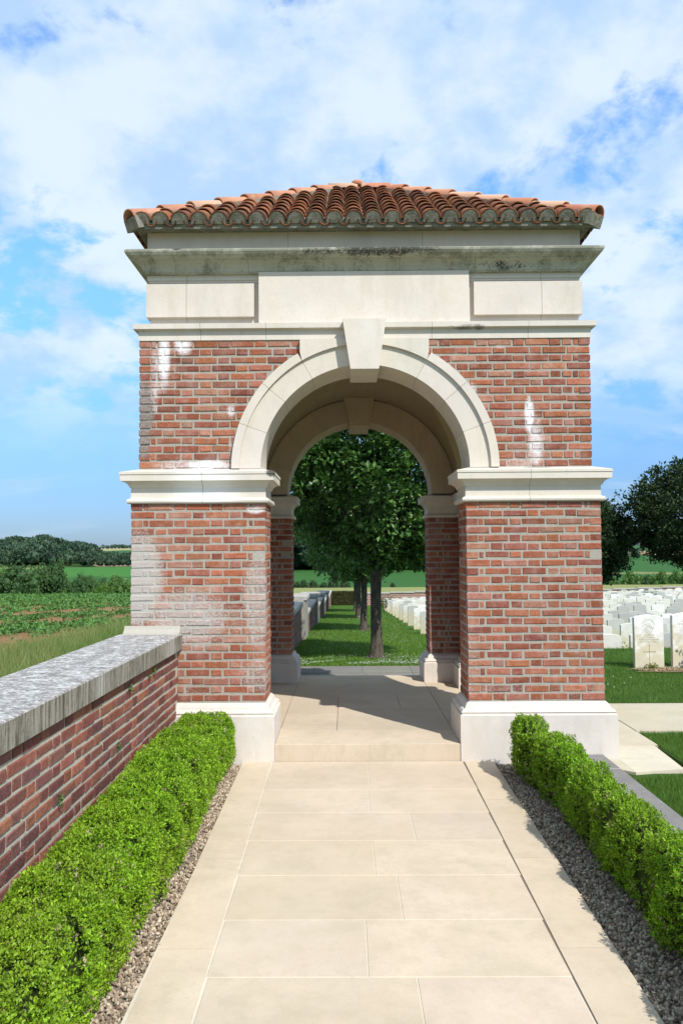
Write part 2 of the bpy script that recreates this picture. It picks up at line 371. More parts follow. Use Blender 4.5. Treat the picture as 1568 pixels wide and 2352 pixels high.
UX, UY0, UY1 = 2.065, .04, 3.78
R0, R1, R2, ZS = .952, 1.14, 1.215, 2.605
frames = {
 'front': lambda u, z, n: (u, UY0-n, z), 'rear': lambda u, z, n: (-u, UY1+n, z),
 'right': lambda u, z, n: (UX+n, Yc+u, z), 'left': lambda u, z, n: (-UX-n, Yc-u, z)}
HW = {'front': UX, 'rear': UX, 'right': (UY1-UY0)/2, 'left': (UY1-UY0)/2}
def wall_bricks(mb, fr, hw, z0, z1, n, arch, block, seed, owns, mb2=None):
    rng = random.Random(seed); h = (z1-z0)/n
    for k in range(n):
        a = (k % 2 == 0) == owns; c0 = z0+k*h+.0105; c1 = z0+(k+1)*h-.0105; zm = (c0+c1)/2
        seq = flemish(2*hw, not a, not a); u = -hw
        for t, x in enumerate(seq):
            u0, u1 = u, u+x; u += x+JT
            if not a and t in (0, len(seq)-1): continue
            if arch:
                dz = c0-ZS; r = R2-.012
                lim = sqrt(max(0, r*r-dz*dz)) if dz < r else 0
                if block and c0 > ZS+sqrt(R2**2-.589**2)-.03: lim = max(lim, .589-.004)
                if lim > 0:
                    if u0 > -lim and u1 < lim: continue
                    if u0 < -lim < u1: u1 = -lim
                    elif u0 < lim < u1: u0 = lim
                    if u1-u0 < .015: continue
            one_brick(mb if mb2 is None or u0+u1 < 0 else mb2, fr, u0, u1, c0, c1, .102 if not arch or t in (0, len(seq)-1) else .06, brick_col(rng), rng)
def notch(hw, z0, z1, r, zs, n=40):
    P = [(-hw, z0), (-r, z0)]+[(-r*cos(pi*i/n), zs+r*sin(pi*i/n)) for i in range(n+1)]+[(r, z0), (hw, z0), (hw, z1), (-hw, z1)]
    return [p for i, p in enumerate(P) if i == 0 or abs(p[0]-P[i-1][0])+abs(p[1]-P[i-1][1]) > 1e-4]
def arch_ring(name, fr, thick, side, sides=(1, -1)):
    mb = MB(); A = [0, 20, 40, 60, 82.2]; gap = .07
    for sgn in sides:
        for a0, a1 in zip(A[:-1], A[1:]):
            last = a1 > 80
            aa = [radians(a0+gap+(a1-a0-2*gap)*i/8) for i in range(9)]
            P = lambda r, a: (-sgn*r*cos(a), ZS+r*sin(a))
            t = rnd.uniform(.95, 1.04); tc_ = (t, t*rnd.uniform(.985, 1.01), t*rnd.uniform(.96, 1.02))
            po = [P(R0, a) for a in aa]+[P(R1+.004, a) for a in aa[::-1]]
            if sgn > 0: po = po[::-1]
            mb.prism(po, fr, -thick, .015, tc_)
            if last and side != 'inner':
                xb = .589
                po = [P(R1, a) for a in aa]+[(-sgn*R1*cos(aa[-1]), 3.793), (-sgn*xb, 3.793), (-sgn*xb, ZS+sqrt(R2**2-xb**2))]
            else: po = [P(R1, a) for a in aa]+[P(R2, a) for a in aa[::-1]]
            if sgn > 0: po = po[::-1]
            mb.prism(po, fr, -.05, .042, tc_)
            po = [P(R1+.005, a) for a in aa]+[P(1.25, a) for a in aa[::-1]]
            if sgn > 0: po = po[::-1]
            mb.prism(po, fr, -thick, -thick+.06, tc_)
    return mb
# upper brick walls on the four sides
for nm, th, hwc, arch in (('front', .50, UX-.012, True), ('rear', .50, UX-.012, True), ('right', .78, 1.37, True), ('left', .78, 1.37, False)):
    fr = frames[nm]; hw = HW[nm]
    mb = MB(); mb_ = MB() if arch else None; wall_bricks(mb, fr, hw, 2.607, 3.795, 16, arch, True, 20+len(nm), nm in ('front', 'rear'), mb_)
    p = mb.build('upper_wall', M_brick, G)
    if arch: mb_.build('upper_wall', M_brick, G)
    c = MB(); c.prism(notch(hwc if nm in ('front', 'rear') else 1.37, 2.60, 3.82, R0+.02, ZS) if arch else [(-1.37, 2.6), (1.37, 2.6), (1.37, 3.82), (-1.37, 3.82)], fr, -th+.004, -.006)
    if nm in ('right', 'left'):
        for s_ in (-1, 1): c.prism([(s_*1.37-.0, 2.6), (s_*1.37+s_*.48, 2.6), (s_*1.37+s_*.48, 3.8), (s_*1.37, 3.8)][::s_], fr, -.09, -.006)
    c.build('mortar', M_mortar, p)
    if arch:
        r = arch_ring('arch', fr, th+.012, 'outer', (1,)).build('arch', M_shaded if nm == 'rear' else M_stone, G); arch_ring('arch', fr, th+.012, 'outer', (-1,)).build('arch', M_shaded if nm == 'rear' else M_stone, G)
        k = MB(); zb = 3.49
        wb, wt = .128, .197
        k.prism([(-wb, zb), (wb, zb), (wt, 3.948), (-wt, 3.948)], fr, -.45, .135)
        kz = [(-wb*.98, zb+.004), (wb*.98, zb+.004), (.20, 3.862), (-.20, 3.862)]
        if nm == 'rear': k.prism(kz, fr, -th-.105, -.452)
        k.build('keystone', M_shaded if nm == 'rear' else M_stone, G)
# vault
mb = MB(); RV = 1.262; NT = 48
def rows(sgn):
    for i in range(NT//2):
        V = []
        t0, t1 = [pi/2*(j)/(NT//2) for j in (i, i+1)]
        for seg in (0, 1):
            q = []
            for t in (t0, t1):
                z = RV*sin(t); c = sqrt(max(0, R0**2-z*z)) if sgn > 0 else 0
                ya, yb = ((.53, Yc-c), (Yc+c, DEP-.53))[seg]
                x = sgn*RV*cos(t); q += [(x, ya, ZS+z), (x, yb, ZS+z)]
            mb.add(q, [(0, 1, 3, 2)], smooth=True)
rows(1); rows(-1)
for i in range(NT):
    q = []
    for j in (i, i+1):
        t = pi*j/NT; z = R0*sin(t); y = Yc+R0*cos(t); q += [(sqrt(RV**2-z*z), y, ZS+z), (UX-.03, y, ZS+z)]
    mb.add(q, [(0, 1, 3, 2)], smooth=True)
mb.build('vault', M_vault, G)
def rect(hx, y0, y1): return [(-hx, y0), (hx, y0), (hx, y1), (-hx, y1)]
mb = MB(); molding(mb, rect(UX, UY0, UY1), [(-.03, 3.792), (.008, 3.794), (.008, 3.886), (.050, 3.893), (.052, 3.940), (-.06, 3.955)], floor=False)
mb.build('string_course', M_string, G)
# frieze: background, corner panels, name panel
mb = MB(); molding(mb, rect(1.985, .105, DEP-.105), [(0, 3.93), (0, 4.345), (.012, 4.350), (.012, 4.368), (.022, 4.372), (.024, 4.43), (-.1, 4.44)])
fz = mb.build('frieze', M_frieze, G)
for (fr, hx) in ((lambda u, z, n: (u, .06-n, z), 2.012), (lambda u, z, n: (-u, DEP-.06+n, z), 2.012)):
    for s_ in (-1, 1):
        a = MB(); xs = sorted((s_*1.015, s_*hx)); a.prism([(xs[0], 4.022), (xs[1], 4.022), (xs[1], 4.332), (xs[0], 4.332)], fr, -.3, .0); a.build('corner_panel', M_frieze, fz)
    a = MB(); a.prism([(-.967, 3.94), (.967, 3.94), (.967, 4.428), (-.967, 4.428)], fr, -.04, .032); a.build('name_panel', M_panel, fz)
for s_ in (1, -1):
    fr = lambda u, z, n, s_=s_: (s_*(2.0+n), Yc+u, z)
    a = MB(); a.box(*sorted((s_*1.97, s_*2.013)), .37, DEP-.37, 4.022, 4.332); a.build('corner_panel', M_frieze, fz)
mb = MB(); molding(mb, rect(1.995, .065, DEP-.065), [(.0, 4.418), (.022, 4.420), (.024, 4.430), (.034, 4.433), (.036, 4.445), (.044, 4.470), (.062, 4.495), (.092, 4.512), (.104, 4.514), (.106, 4.524), (.118, 4.526), (.140, 4.534), (.164, 4.552), (.176, 4.574), (.176, 4.590), (.165, 4.603), (-.08, 4.625)])
mb.build('cornice', M_cornice, G)
mb = MB(); molding(mb, rect(2.012, .10, DEP-.10), [(0, 4.60), (0, 4.86)]); mb.build('parapet', M_parapet, G)
# ---- roof
M_tile = None
def tile_material():
    m = NM('clay tile', .85, .2); c = m.attr()
    c = m.mix(m.mr(m.noise(18, 5, .65), .40, .72, 0, .75), c, (.085, .045, .032))
    c = m.mix(m.mr(m.noise(24, 5, .7, loc=(3, 3, 3)), .50, .66, 0, .65), c, (.15, .13, .045))
    c = m.mix(m.mr(m.noise(60, 4, .7, loc=(9, 1, 3)), .62, .72, 0, .6), c, (.045, .04, .035))
    m.col(c); m.bump(m.noise(60, 4, .7), .004, .6); return m.m
def hip_material():
    m = NM('hip tile clay', .85, .2); c = m.attr()
    c = m.mix(m.mr(m.noise(10, 5, .6), .45, .75, 0, .6), c, (.50, .36, .25))
    c = m.mix(m.mr(m.noise(40, 4, .7), .58, .72, 0, .5), c, (.15, .08, .055))
    m.col(c); m.bump(m.noise(60, 4, .7), .003, .5); return m.m
def cem_material():
    m = NM('roof cement', .95, .1); c = m.mix(m.mr(m.noise(14, 6, .7), .35, .7), (.27, .255, .21), (.14, .135, .105))
    c = m.mix(m.mr(m.noise(22, 4, .7, loc=(4, 4, 4)), .58, .7, 0, .7), c, (.17, .155, .05))
    m.col(c); m.bump(m.noise(45, 5, .75), .012, 1.0); return m.m
M_tile, M_hip, M_cem = tile_material(), hip_material(), cem_material()
EX, EY0, EY1, ZE, ZR, RH = 2.135, -.045, DEP+.045, 4.878, 6.03, .30
roof = MB()
Pc = [(-EX, EY0), (EX, EY0), (EX, EY1), (-EX, EY1)]
V = [(-2.03, .085, 4.829), (2.03, .085, 4.829), (2.03, DEP-.085, 4.829), (-2.03, DEP-.085, 4.829)]+[(x*2.085/2.135, y+(.012 if y < 1 else -.012), 4.814) for x, y in Pc]+[(x, y, ZE) for x, y in Pc]+[(-RH, Yc, ZR), (RH, Yc, ZR)]
F = [(3, 2, 1, 0)]+[(a, (a+1) % 4, 4+(a+1) % 4, 4+a) for a in range(4)]+[(4+a, 4+(a+1) % 4, 8+(a+1) % 4, 8+a) for a in range(4)]
F += [(8, 9, 13, 12), (9, 10, 13), (10, 11, 12, 13), (11, 8, 12)]
roof.add(V, F); rf = roof.build('roof', M_cem, G)
TC = [(.25, .088, .042), (.18, .064, .036), (.29, .115, .058), (.13, .052, .035), (.22, .085, .045)]
def half_tube(mb, p0, p1, nrm, r0, r1, th, col, concave=False, n=8, lip=True, arc=pi):
    p0 = Vector(p0); p1 = Vector(p1); d = (p1-p0).normalized(); nrm = Vector(nrm); s = d.cross(nrm).normalized(); nn = s.cross(d).normalized()
    if concave: nn = -nn
    V = []
    for p, r in ((p0, r0), (p1, r1)):
        for rr in (r, r-th):
            for i in range(n+1):
                a = (pi-arc)/2+arc*i/n; V.append(tuple(p+s*(rr*cos(a))+nn*(rr*sin(a)*.92)))
    m = n+1; F = []
    for i in range(n):
        F.append((i, i+1, 2*m+i+1, 2*m+i)); F.append((m+i+1, m+i, 3*m+i, 3*m+i+1))
        F.append((i+1, i, m+i, m+i+1))
    mb.add(V, F, col, smooth=True)
tiles = MB(); eavefill = MB()
faces = [((0, -1), EX, EY0, RH), ((0, 1), EX, EY1, RH), ((1, 0), (EY1-EY0)/2, EX, 0), ((-1, 0), (EY1-EY0)/2, -EX, 0)]
for (dx, dy), hw, e, rh in faces:
    run = abs(e-Yc) if dy else abs(e)-RH
    slope = (ZR-ZE)/run; L = sqrt(1+slope*slope)
    def pt(u, s, h, dx=dx, dy=dy, e=e, slope=slope, L=L):   # u along the eave, s horizontal run, h height off the slope
        a, b = (slope/L, 1/L)
        z = ZE+s*slope+h*b
        o = -s+h*a
        if dy: return (u, e+dy*o, z)
        return (e+dx*o, Yc+u, z)
    nrm = (dx*slope/L, dy*slope/L, 1/L)
    ncol = int(round(2*hw/.181)); pitch = 2*(hw-.02)/ncol
    for c in range(ncol):
        u = -hw+.02+pitch*(c+.5)
        lim = run*(hw-abs(u))/(hw-rh) if abs(u) > rh else run
        s = -.022; k = 0; ex = .208
        while s < lim-.09:
            l = min(.27, lim-s+.05)
            cl = rnd.choice(TC); kk = rnd.uniform(.8, 1.2); cl = tuple(x*kk for x in cl)
            js = rnd.uniform(-.006, .006)
            half_tube(tiles, pt(u+js, s, .012+rnd.uniform(0, .005)), pt(u+js+rnd.uniform(-.004, .004), s+l, -.006), nrm, .088, .074, .014, cl)
            s += ex; k += 1
        u2 = u+pitch/2
        if c < ncol-1:
            lim2 = run*(hw-abs(u2))/(hw-rh) if abs(u2) > rh else run
            s = -.026
            while s < lim2-.08:
                cl = rnd.choice(TC); half_tube(tiles, pt(u2, s, .010), pt(u2, s+min(.22, lim2-s), .018), nrm, .056, .052, .012, cl, concave=True, n=6)
                s += .2
        if lim > .08:      # mortar plug under each eave tile
            V = [pt(u+.075*cos(pi*i/8), -.018, .010+.072*sin(pi*i/8)) for i in range(9)]+[pt(u-.075, -.018, -.02), pt(u+.075, -.018, -.02)]
            eavefill.add(V, [tuple(range(11))])
t_o = tiles.build('tile_courses', M_tile, rf); eavefill.build('eave_mortar', M_cem, rf)
HC = [(.50, .24, .14), (.42, .17, .095), (.55, .33, .22), (.38, .15, .09), (.46, .21, .13)]
hips = MB(); bed = MB()
for sx in (-1, 1):
    for ey in (EY0, EY1):
        a = Vector((sx*(EX+.004), ey-(.004 if ey < 0 else -.004), ZE+.012)); b = Vector((sx*(RH-.02), Yc, ZR+.022)); d = b-a; n = 8
        up = d.normalized().cross(Vector((0, 0, 1))).cross(d.normalized())
        for k in range(n):
            p = a+d*(k/n); q = a+d*min(1.0, (k+1.12)/n)
            cl = rnd.choice(HC)
            half_tube(hips, p+up*.022, q+up*.002, up, .088, .072, .014, cl, n=10)
        s_ = d.normalized().cross(up)
        w_ = .105
        vv = [a-s_*w_-up*.10, a+s_*w_-up*.10, a+s_*w_*.95+up*.02, a-s_*w_*.95+up*.02, b-s_*w_-up*.10, b+s_*w_-up*.10, b+s_*w_*.9+up*.02, b-s_*w_*.9+up*.02]
        bed.add([tuple(v) for v in vv], [(0, 1, 2, 3), (7, 6, 5, 4), (1, 5, 6, 2), (3, 2, 6, 7), (0, 3, 7, 4), (0, 4, 5, 1)])
for sx in (-1, 1):
    half_tube(hips, (sx*(RH+.06), Yc, ZR+.02), (sx*.02, Yc, ZR+.035), (0, 0, 1), .098, .085, .014, HC[2] if sx < 0 else HC[1], n=10)
hips.build('hip_tiles', M_hip, rf); bed.build('hip_mortar', M_cem, rf)
# finial: small clay cap on the ridge
fb = MB(); prof = [(.055, 0), (.058, .05), (.078, .06), (.080, .10), (.068, .135), (.04, .15), (.0, .155)]; n = 16; V = []
for r_, z_ in prof: V += [(r_*cos(2*pi*i/n)-.02, Yc+r_*sin(2*pi*i/n), ZR+.03+z_*.72) for i in range(n)]
F = [(k*n+i, k*n+(i+1) % n, (k+1)*n+(i+1) % n, (k+1)*n+i) for k in range(len(prof)-1) for i in range(n)]
fb.add(V, F, HC[1], smooth=True); fb.build('finial', M_hip, rf)
mm = MB()
# ---- paved floor of the gateway (raised one step above the path)
M_pave = stone_mat('paving stone', (.555, .47, .355), speck=.22, extra=lambda m, c: m.mix(m.mr(m.noise(2.6, 6, .65, loc=(5, 5, 5)), .42, .72, 0, .45), c, (.40, .335, .24)))
M_pjoint = stone_mat('paving joint mortar', (.60, .54, .43), use_tint=False)
M_djoint = stone_mat('open joint', (.17, .145, .11), use_tint=False)
def slab(mb, x0, x1, y0, y1, z0, z1, gap=.0022, bev=.0025):
    k = rnd.uniform(.93, 1.05); mb.box(x0+gap, x1-gap, y0+gap, y1-gap, z0, z1, (k, k*rnd.uniform(.975, 1.0), k*rnd.uniform(.94, 1.03)), bev)
mb = MB()
slab(mb, -.82, .82, -.078, .46, -.3, .15)
for xs in ((-2.03, -.82), (.82, 2.03)):
    for y0, y1 in ((.46, 1.54), (1.54, 2.6), (2.6, 3.40)): slab(mb, xs[0], xs[1], y0, y1, -.1, .15)
slab(mb, -.82, -.28, .46, 1.22, -.1, .15); slab(mb, -.28, .82, .46, 1.54, -.1, .15)
slab(mb, -.82, -.28, 1.22, 2.35, -.1, .15); slab(mb, -.28, .40, 1.54, 2.35, -.1, .15); slab(mb, .40, .82, 1.54, 2.35, -.1, .15)
slab(mb, -.82, .82, 2.35, 3.15, -.1, .15); slab(mb, -.82, .82, 3.15, DEP+.03, -.45, .15)
for s_ in (-1, 1): slab(mb, *sorted((s_*.82, s_*.90)), -.078, .46, -.3, .15); slab(mb, *sorted((s_*.82, s_*.90)), 3.40, DEP+.03, -.4, .15)
f = mb.build('floor', M_pave, G)
mb = MB(); mb.box(-2.0, 2.0, -.05, DEP, -.2, .1455); mb.build('floor_joint', M_djoint, f)
mb = MB(); mb.box(2.035, 2.26, 1.02, 2.80, -.2, .146); mb.build('side_step', M_pave, G)
# ================================================================ PATH
mb = MB()
ys = [-.082, -.905, -1.454, -2.0, -2.55, -3.10, -3.64, -4.20, -4.75, -5.3, -5.85, -6.4, -7.0, -7.6, -8.2, -9.0]
hx = lambda y: .845+.014*y if y > -4.2 else .786
js = [0.0, -.02, .26, -.02, .10, -.09, .12, -.1, .1, -.1, .1, -.1, .1, -.1, .1]
for i in range(len(ys)-1):
    y1, y0 = ys[i], ys[i+1]; xm = js[i]
    slab(mb, -hx(y0), xm, y0, y1, -.06, .0); slab(mb, xm, hx(y0), y0, y1, -.06, .0)
sy = [-.082, -1.17, -2.30, -3.39, -4.5, -5.6, -6.8, -9.0]
for i in range(len(sy)-1):
    y1, y0 = sy[i], sy[i+1]
    for s_ in (-1, 1):
        k_ = rnd.uniform(.95, 1.05); g_ = .0022; i0, i1 = hx(y0)+.004, hx(y1)+.004; o0, o1 = 1.10+.012*y0, 1.10+.012*y1; a0, a1 = y0+g_, y1-g_
        mb.add([(s_*x, y, z) for z in (-.08, 0) for x, y in ((i0, a0), (o0, a0), (o1, a1), (i1, a1))], [(0, 1, 2, 3), (4, 5, 6, 7), (0, 1, 5, 4), (1, 2, 6, 5), (2, 3, 7, 6), (3, 0, 4, 7)], (k_, k_*.985, k_*.97))
path = struct(mb.build('path', M_pave))
mb = MB(); mb.box(-1.07, hx(-4), -9, -.10, -.075, -.0025); struct(mb.build('path_joints', M_pjoint))
mb = MB(); mb.box(hx(-4)-.004, 1.03, -9, -.10, -.078, -.004); struct(mb.build('path_bedding', M_djoint))

# ================================================================ LEFT WALL
M_wbrick = brick_mat('boundary brick', (.95, .95, .95), False)
M_wmortar = mortar_mat('boundary mortar', (.50, .47, .38), False)
def coping_mat(name, dark=.5, wet=True):
    m = NM(name, .93, .12); P = m.pos
    top = m.mr(m.xyz(m.geo.outputs['Normal'])[2], .5, .9)
    nb = m.noise(3.0, 5, .6); n1 = m.noise(34, 6, .72, sc=(1.0, 2.6, 1)); n2 = m.noise(9, 6, .7, sc=(1, 1.4, 1))
    white = m.mr(m.math('ADD', n1, m.math('MULTIPLY', n2, .55)), .74+dark*.10, .84+dark*.12)
    ct = m.mix(white, m.mix(nb, (.14, .132, .125), (.27, .255, .24)), (.58, .57, .54))
    st = m.noise(7, 6, .7, sc=(1, 6.5, .35)); st2 = m.noise(50, 5, .7, sc=(1, 1.5, .5))
    sp = m.mr(m.math('ADD', st, m.math('MULTIPLY', st2, .35)), .52, .86)
    cs = m.mix(sp, (.33, .305, .25), (.085, .078, .055))
    lt = m.mr(m.noise(1.3, 3, .5, sc=(1, 1, .2)), .55, .70, 0, .65); cs = m.mix(lt, cs, (.50, .49, .45))
    c = m.mix(top, cs, ct)
    for y in (-.55, -2.35, -4.15, -5.95):
        q = m.math('ABSOLUTE', m.math('SUBTRACT', m.xyz()[1], y)); c = m.mix(m.mr(q, .002, .004, .7, 0), c, (.75, .74, .70))
    m.col(c); m.bump(m.math('ADD', m.noise(70, 5, .75), m.math('MULTIPLY', m.noise(14, 4, .6), .8)), .006, .9); return m.m
M_coping = coping_mat('lichen coping', .14)
M_coping2 = coping_mat('dark slab coping', 1.5)
BW = [(.26, .095, .070), (.22, .082, .066), (.30, .115, .080), (.19, .080, .072), (.34, .135, .082), (.25, .11, .09)]
W1 = thing('boundary_wall', 'low red brick wall with thick lichen-covered stone coping, left of the path', 'wall', (-1.92, -4.5, 0))
wp = [(-2.155, -9), (-1.69, -9), (-1.69, .003), (-2.155, .003)]
mb = MB(); poly_bricks(mb, wp, 0, .975, 13, skip=(2,), pal=BW, seed=9); br = mb.build('brickwork', M_wbrick, W1)
mb = MB(); poly_prism(mb, wp, -.5, .975, .006); mb.build('mortar', M_wmortar, br)
mb = MB(); yy = [-.002, -.55, -2.35, -4.15, -5.95, -9.0]
for i in range(5): mb.box(-2.212, -1.652, yy[i+1]+.0015, yy[i]-.0015, .977, 1.118, (1, 1, 1), .006)
mb.build('coping', M_coping, W1)
mb = MB(); prof = [(-.10, 1.119), (-.055, 1.132), (-.022, 1.160), (-.008, 1.190), (-.002, 1.190), (-.002, 1.1185), (-.10, 1.1185)]
V = [(x, y, z) for x in (-2.17, -1.668) for y, z in prof]; n = len(prof)
mb.add(V, [tuple(range(n)), tuple(range(n, 2*n))[::-1]]+[(i, (i+1) % n, n+(i+1) % n, n+i) for i in range(n)]); mb.build('cement_fillet', stone_mat('weathered cement', (.40, .375, .32), use_tint=False), W1)
# kerb wall to the right of the path
W2 = thing('low_kerb_wall', 'flat dark weathered stone coping between the right hedge and the lawn', 'kerb', (1.96, -4.5, 0))
mb = MB()
for a, b in ((-.085, -1.02), (-1.02, -2.0), (-2.0, -3.1), (-3.1, -4.3), (-4.3, -9)): mb.box(1.80, 2.065, b+.002, a-.002, -.05, .055, (1, 1, 1), .006)
mb.build('coping', M_coping2, W2)
mb = MB(); mb.box(1.82, 2.05, -9, -.09, -.4, -.051); mb.build('footing', M_wmortar, W2)

# ================================================================ SIDE PAVING right of the gate
M_pave2 = stone_mat('side paving stone', (.50, .455, .345), speck=.3)
M_spj = stone_mat('side paving bed', (.30, .27, .20), use_tint=False)
mb = MB()
mb.add([(2.20, -.50, -.1), (2.64, -.40, -.1), (2.70, .42, -.1), (2.20, .42, -.1), (2.20, -.50, .010), (2.64, -.40, .010), (2.70, .42, .010), (2.20, .42, .010)], [(4, 5, 6, 7), (0, 1, 5, 4), (1, 2, 6, 5), (3, 0, 4, 7)], (1.12, 1.12, 1.14))
mb.add([(1.80, -.12, -.1), (2.198, -.50, -.1), (2.198, -.0, -.1), (1.80, -.0, -.1), (1.80, -.12, .010), (2.198, -.50, .010), (2.198, 0, .010), (1.80, 0, .010)], [(4, 5, 6, 7), (0, 1, 5, 4)], (1.0, .98, .94))
slab(mb, 2.20, 2.74, .43, 1.0, -.1, .014); slab(mb, 2.20, 2.74, 1.0, 2.45, -.1, .012)
for i in range(5): slab(mb, 2.75+i*1.3, 4.05+i*1.3, 1.0, 1.62, -.1, .012); slab(mb, 2.75+i*1.5, 4.25+i*1.5, 1.62, 2.20, -.1, .013); slab(mb, 2.75+i*1.5, 4.25+i*1.5, 2.20, 2.45, -.1, .016)
struct(mb.build('side_path', M_pave2))
mb = MB(); mb.box(2.1, 9, 1.01, 2.44, -.1, .006); mb.box(2.1, 2.735, .41, 1.009, -.1, .006); struct(mb.build('side_path_bed', M_spj))
# paved landing behind the gate
mb = MB()
for i in range(6): slab(mb, -2.4+i*.85, -1.55+i*.85, 3.9, 7.35, -.5, -.350); slab(mb, -2.6+i*.9, -1.7+i*.9, 7.36, 8.20, -.5, -.34)
struct(mb.build('rear_paving', stone_mat('rear paving stone', (.20, .19, .165), speck=.3)))

# ================================================================ GROUND
def sstep(a, b, x): t = np.clip((x-a)/(b-a), 0, 1); return t*t*(3-2*t)
def ground_z(X, Y):
    X = np.asarray(X, float); Y = np.asarray(Y, float)
    dx = X-CAM[0]; dy = Y-CAM[1]; D = np.where(dy > 3, dy, 3)
    a = dx/np.maximum(dy, 8)
    c = np.interp(D, [0, 15.4, 66, 130, 150, 220, 300, 600, 1500, 4000], [-.36, -.36, -2.54, -3.9, -5.5, -9, -6.2, 4, 12, 4])
    l = np.interp(D, [0, 8, 90, 105, 160, 220, 350, 400, 600, 1500, 4000], [-.30, -.30, -2.85, -4.2, -8.5, -9, -4.3, -4.6, .2, 11, 4])
    r = np.interp(D, [0, 14.3, 66, 130, 150, 220, 420, 600, 900, 1500, 4000], [-.40, -.40, -2.54, -3.7, -5.5, -9, -4.0, -.5, 4.6, 12, 4])
    wl = 1-sstep(-.14, -.075, a); wr = sstep(.13, .30, a)
    wl = np.where(D < 70, sstep(1.6, 3.4, -X), wl)
    hill = np.where((D > 380) & (D < 900), 6.5*np.exp(-(np.clip(a+.385, -9, 9)/np.where(a < -.385, .075, .036))**2)*np.exp(-((D-540)/110.)**2), 0)
    z = hill+c*(1-wl-wr)+l*wl+r*wr
    z += .030*np.clip(X-3, 0, 30)*sstep(14, 45, D)*(1-sstep(70, 110, D))
    z += np.where(D > 200, .012*(D-200)*0.06*np.sin(a*23+1.3), 0)
    # the front of the gate: lower the sheet under beds and lawns
    z = np.where(Y < 3.9, np.minimum(z, -.36), z)
    return z
def zg(x, y): return float(ground_z(np.array([x]), np.array([y]))[0])
ang = np.concatenate([np.arange(-180, -34, 4), np.arange(-34, 34, .17), np.arange(34, 180, 4)])*pi/180
rad = np.concatenate([[0.2], 0.5*np.exp(np.arange(0, 385)*.0232)])
A, R_ = np.meshgrid(ang, rad, indexing='ij')
GX = CAM[0]+R_*np.sin(A); GY = CAM[1]+R_*np.cos(A); GZ = ground_z(GX, GY)
na, nr = A.shape
V = np.stack([GX, GY, GZ], -1).reshape(-1, 3)
ii, jj = np.meshgrid(np.arange(na), np.arange(nr-1), indexing='ij'); i2 = (ii+1) % na
F = np.stack([ii*nr+jj, ii*nr+jj+1, i2*nr+jj+1, i2*nr+jj], -1).reshape(-1, 4)
D_ = GY-CAM[1]; a_ = (GX-CAM[0])/np.maximum(D_, 1)
def lay(C, m, c): m = np.clip(m, 0, 1)[..., None]; return C*(1-m)+np.array(c)*m
C = np.tile(np.array((.060, .140, .020)), (na, nr, 1))                               # lawn
out = sstep(2.2, 2.4, -GX)
C = lay(C, out, (.055, .12, .022))                                                   # crop land
soil = (.26, .155, .075)
C = lay(C, out*sstep(7.5, 9.5, -GX)*(1-sstep(60, 84, D_)), soil)
C = lay(C, out*(D_ > 86)*(D_ < 92), (.16, .20, .035))
C = lay(C, (D_ > 66.5)*(a_ > -.13), (.26, .27, .10))                                 # pale stubble field
far_ = D_ > 140
C = lay(C, far_, (.040, .120, .032))
C = lay(C, far_*(a_ < -.14)*(D_ > 270+a_*-60)*(D_ < 365), (.055, .175, .035))
C = lay(C, far_*(a_ < -.38)*(D_ > 352)*(D_ < 372), (.36, .28, .18))
C = lay(C, (D_ > 372)*(a_ < .0), (.05, .10, .03)); C = lay(C, (D_ > 392)*(D_ < 460)*(a_ > -.318)*(a_ < -.1), (.30, .21, .15))
C = lay(C, (D_ > 560), (.045, .12, .045))
C = lay(C, (D_ > 1000+(a_+.3)*2500)*(a_ < 0), (.34, .31, .15))
C = lay(C, far_*(a_ > .28)*(D_ > 300)*(D_ < 312), (.22, .22, .10))
C = lay(C, far_*(a_ > .25)*(D_ > 560)*(D_ < 700), (.36, .25, .15))
mb = MB(); mb.addq(V, F, C.reshape(-1, 3))
def ground_mat():
    m = NM('ground', .95, .1); c = m.attr()
    c = m.mix(m.mr(m.noise(.05, 6, .6), .3, .7, 0, .30), c, m.mix(1.0, c, (1.25, 1.15, .9), 'MULTIPLY'))
    c = m.mix(m.mr(m.noise(1.2, 6, .65), .35, .7, 0, .40), c, m.mix(1.0, c, (.60, .66, .55), 'MULTIPLY'))
    c = m.mix(m.mr(m.noise(45, 4, .7), .4, .65, 0, .55), c, m.mix(1.0, c, (.45, .50, .40), 'MULTIPLY'))
    m.col(c); m.bump(m.math('ADD', m.noise(60, 3, .7), m.math('MULTIPLY', m.noise(2.2, 5, .7), 6.0)), .02, .7); return m.m
M_ground = ground_mat()
g = mb.build('ground', M_ground, shade=True); struct(g)
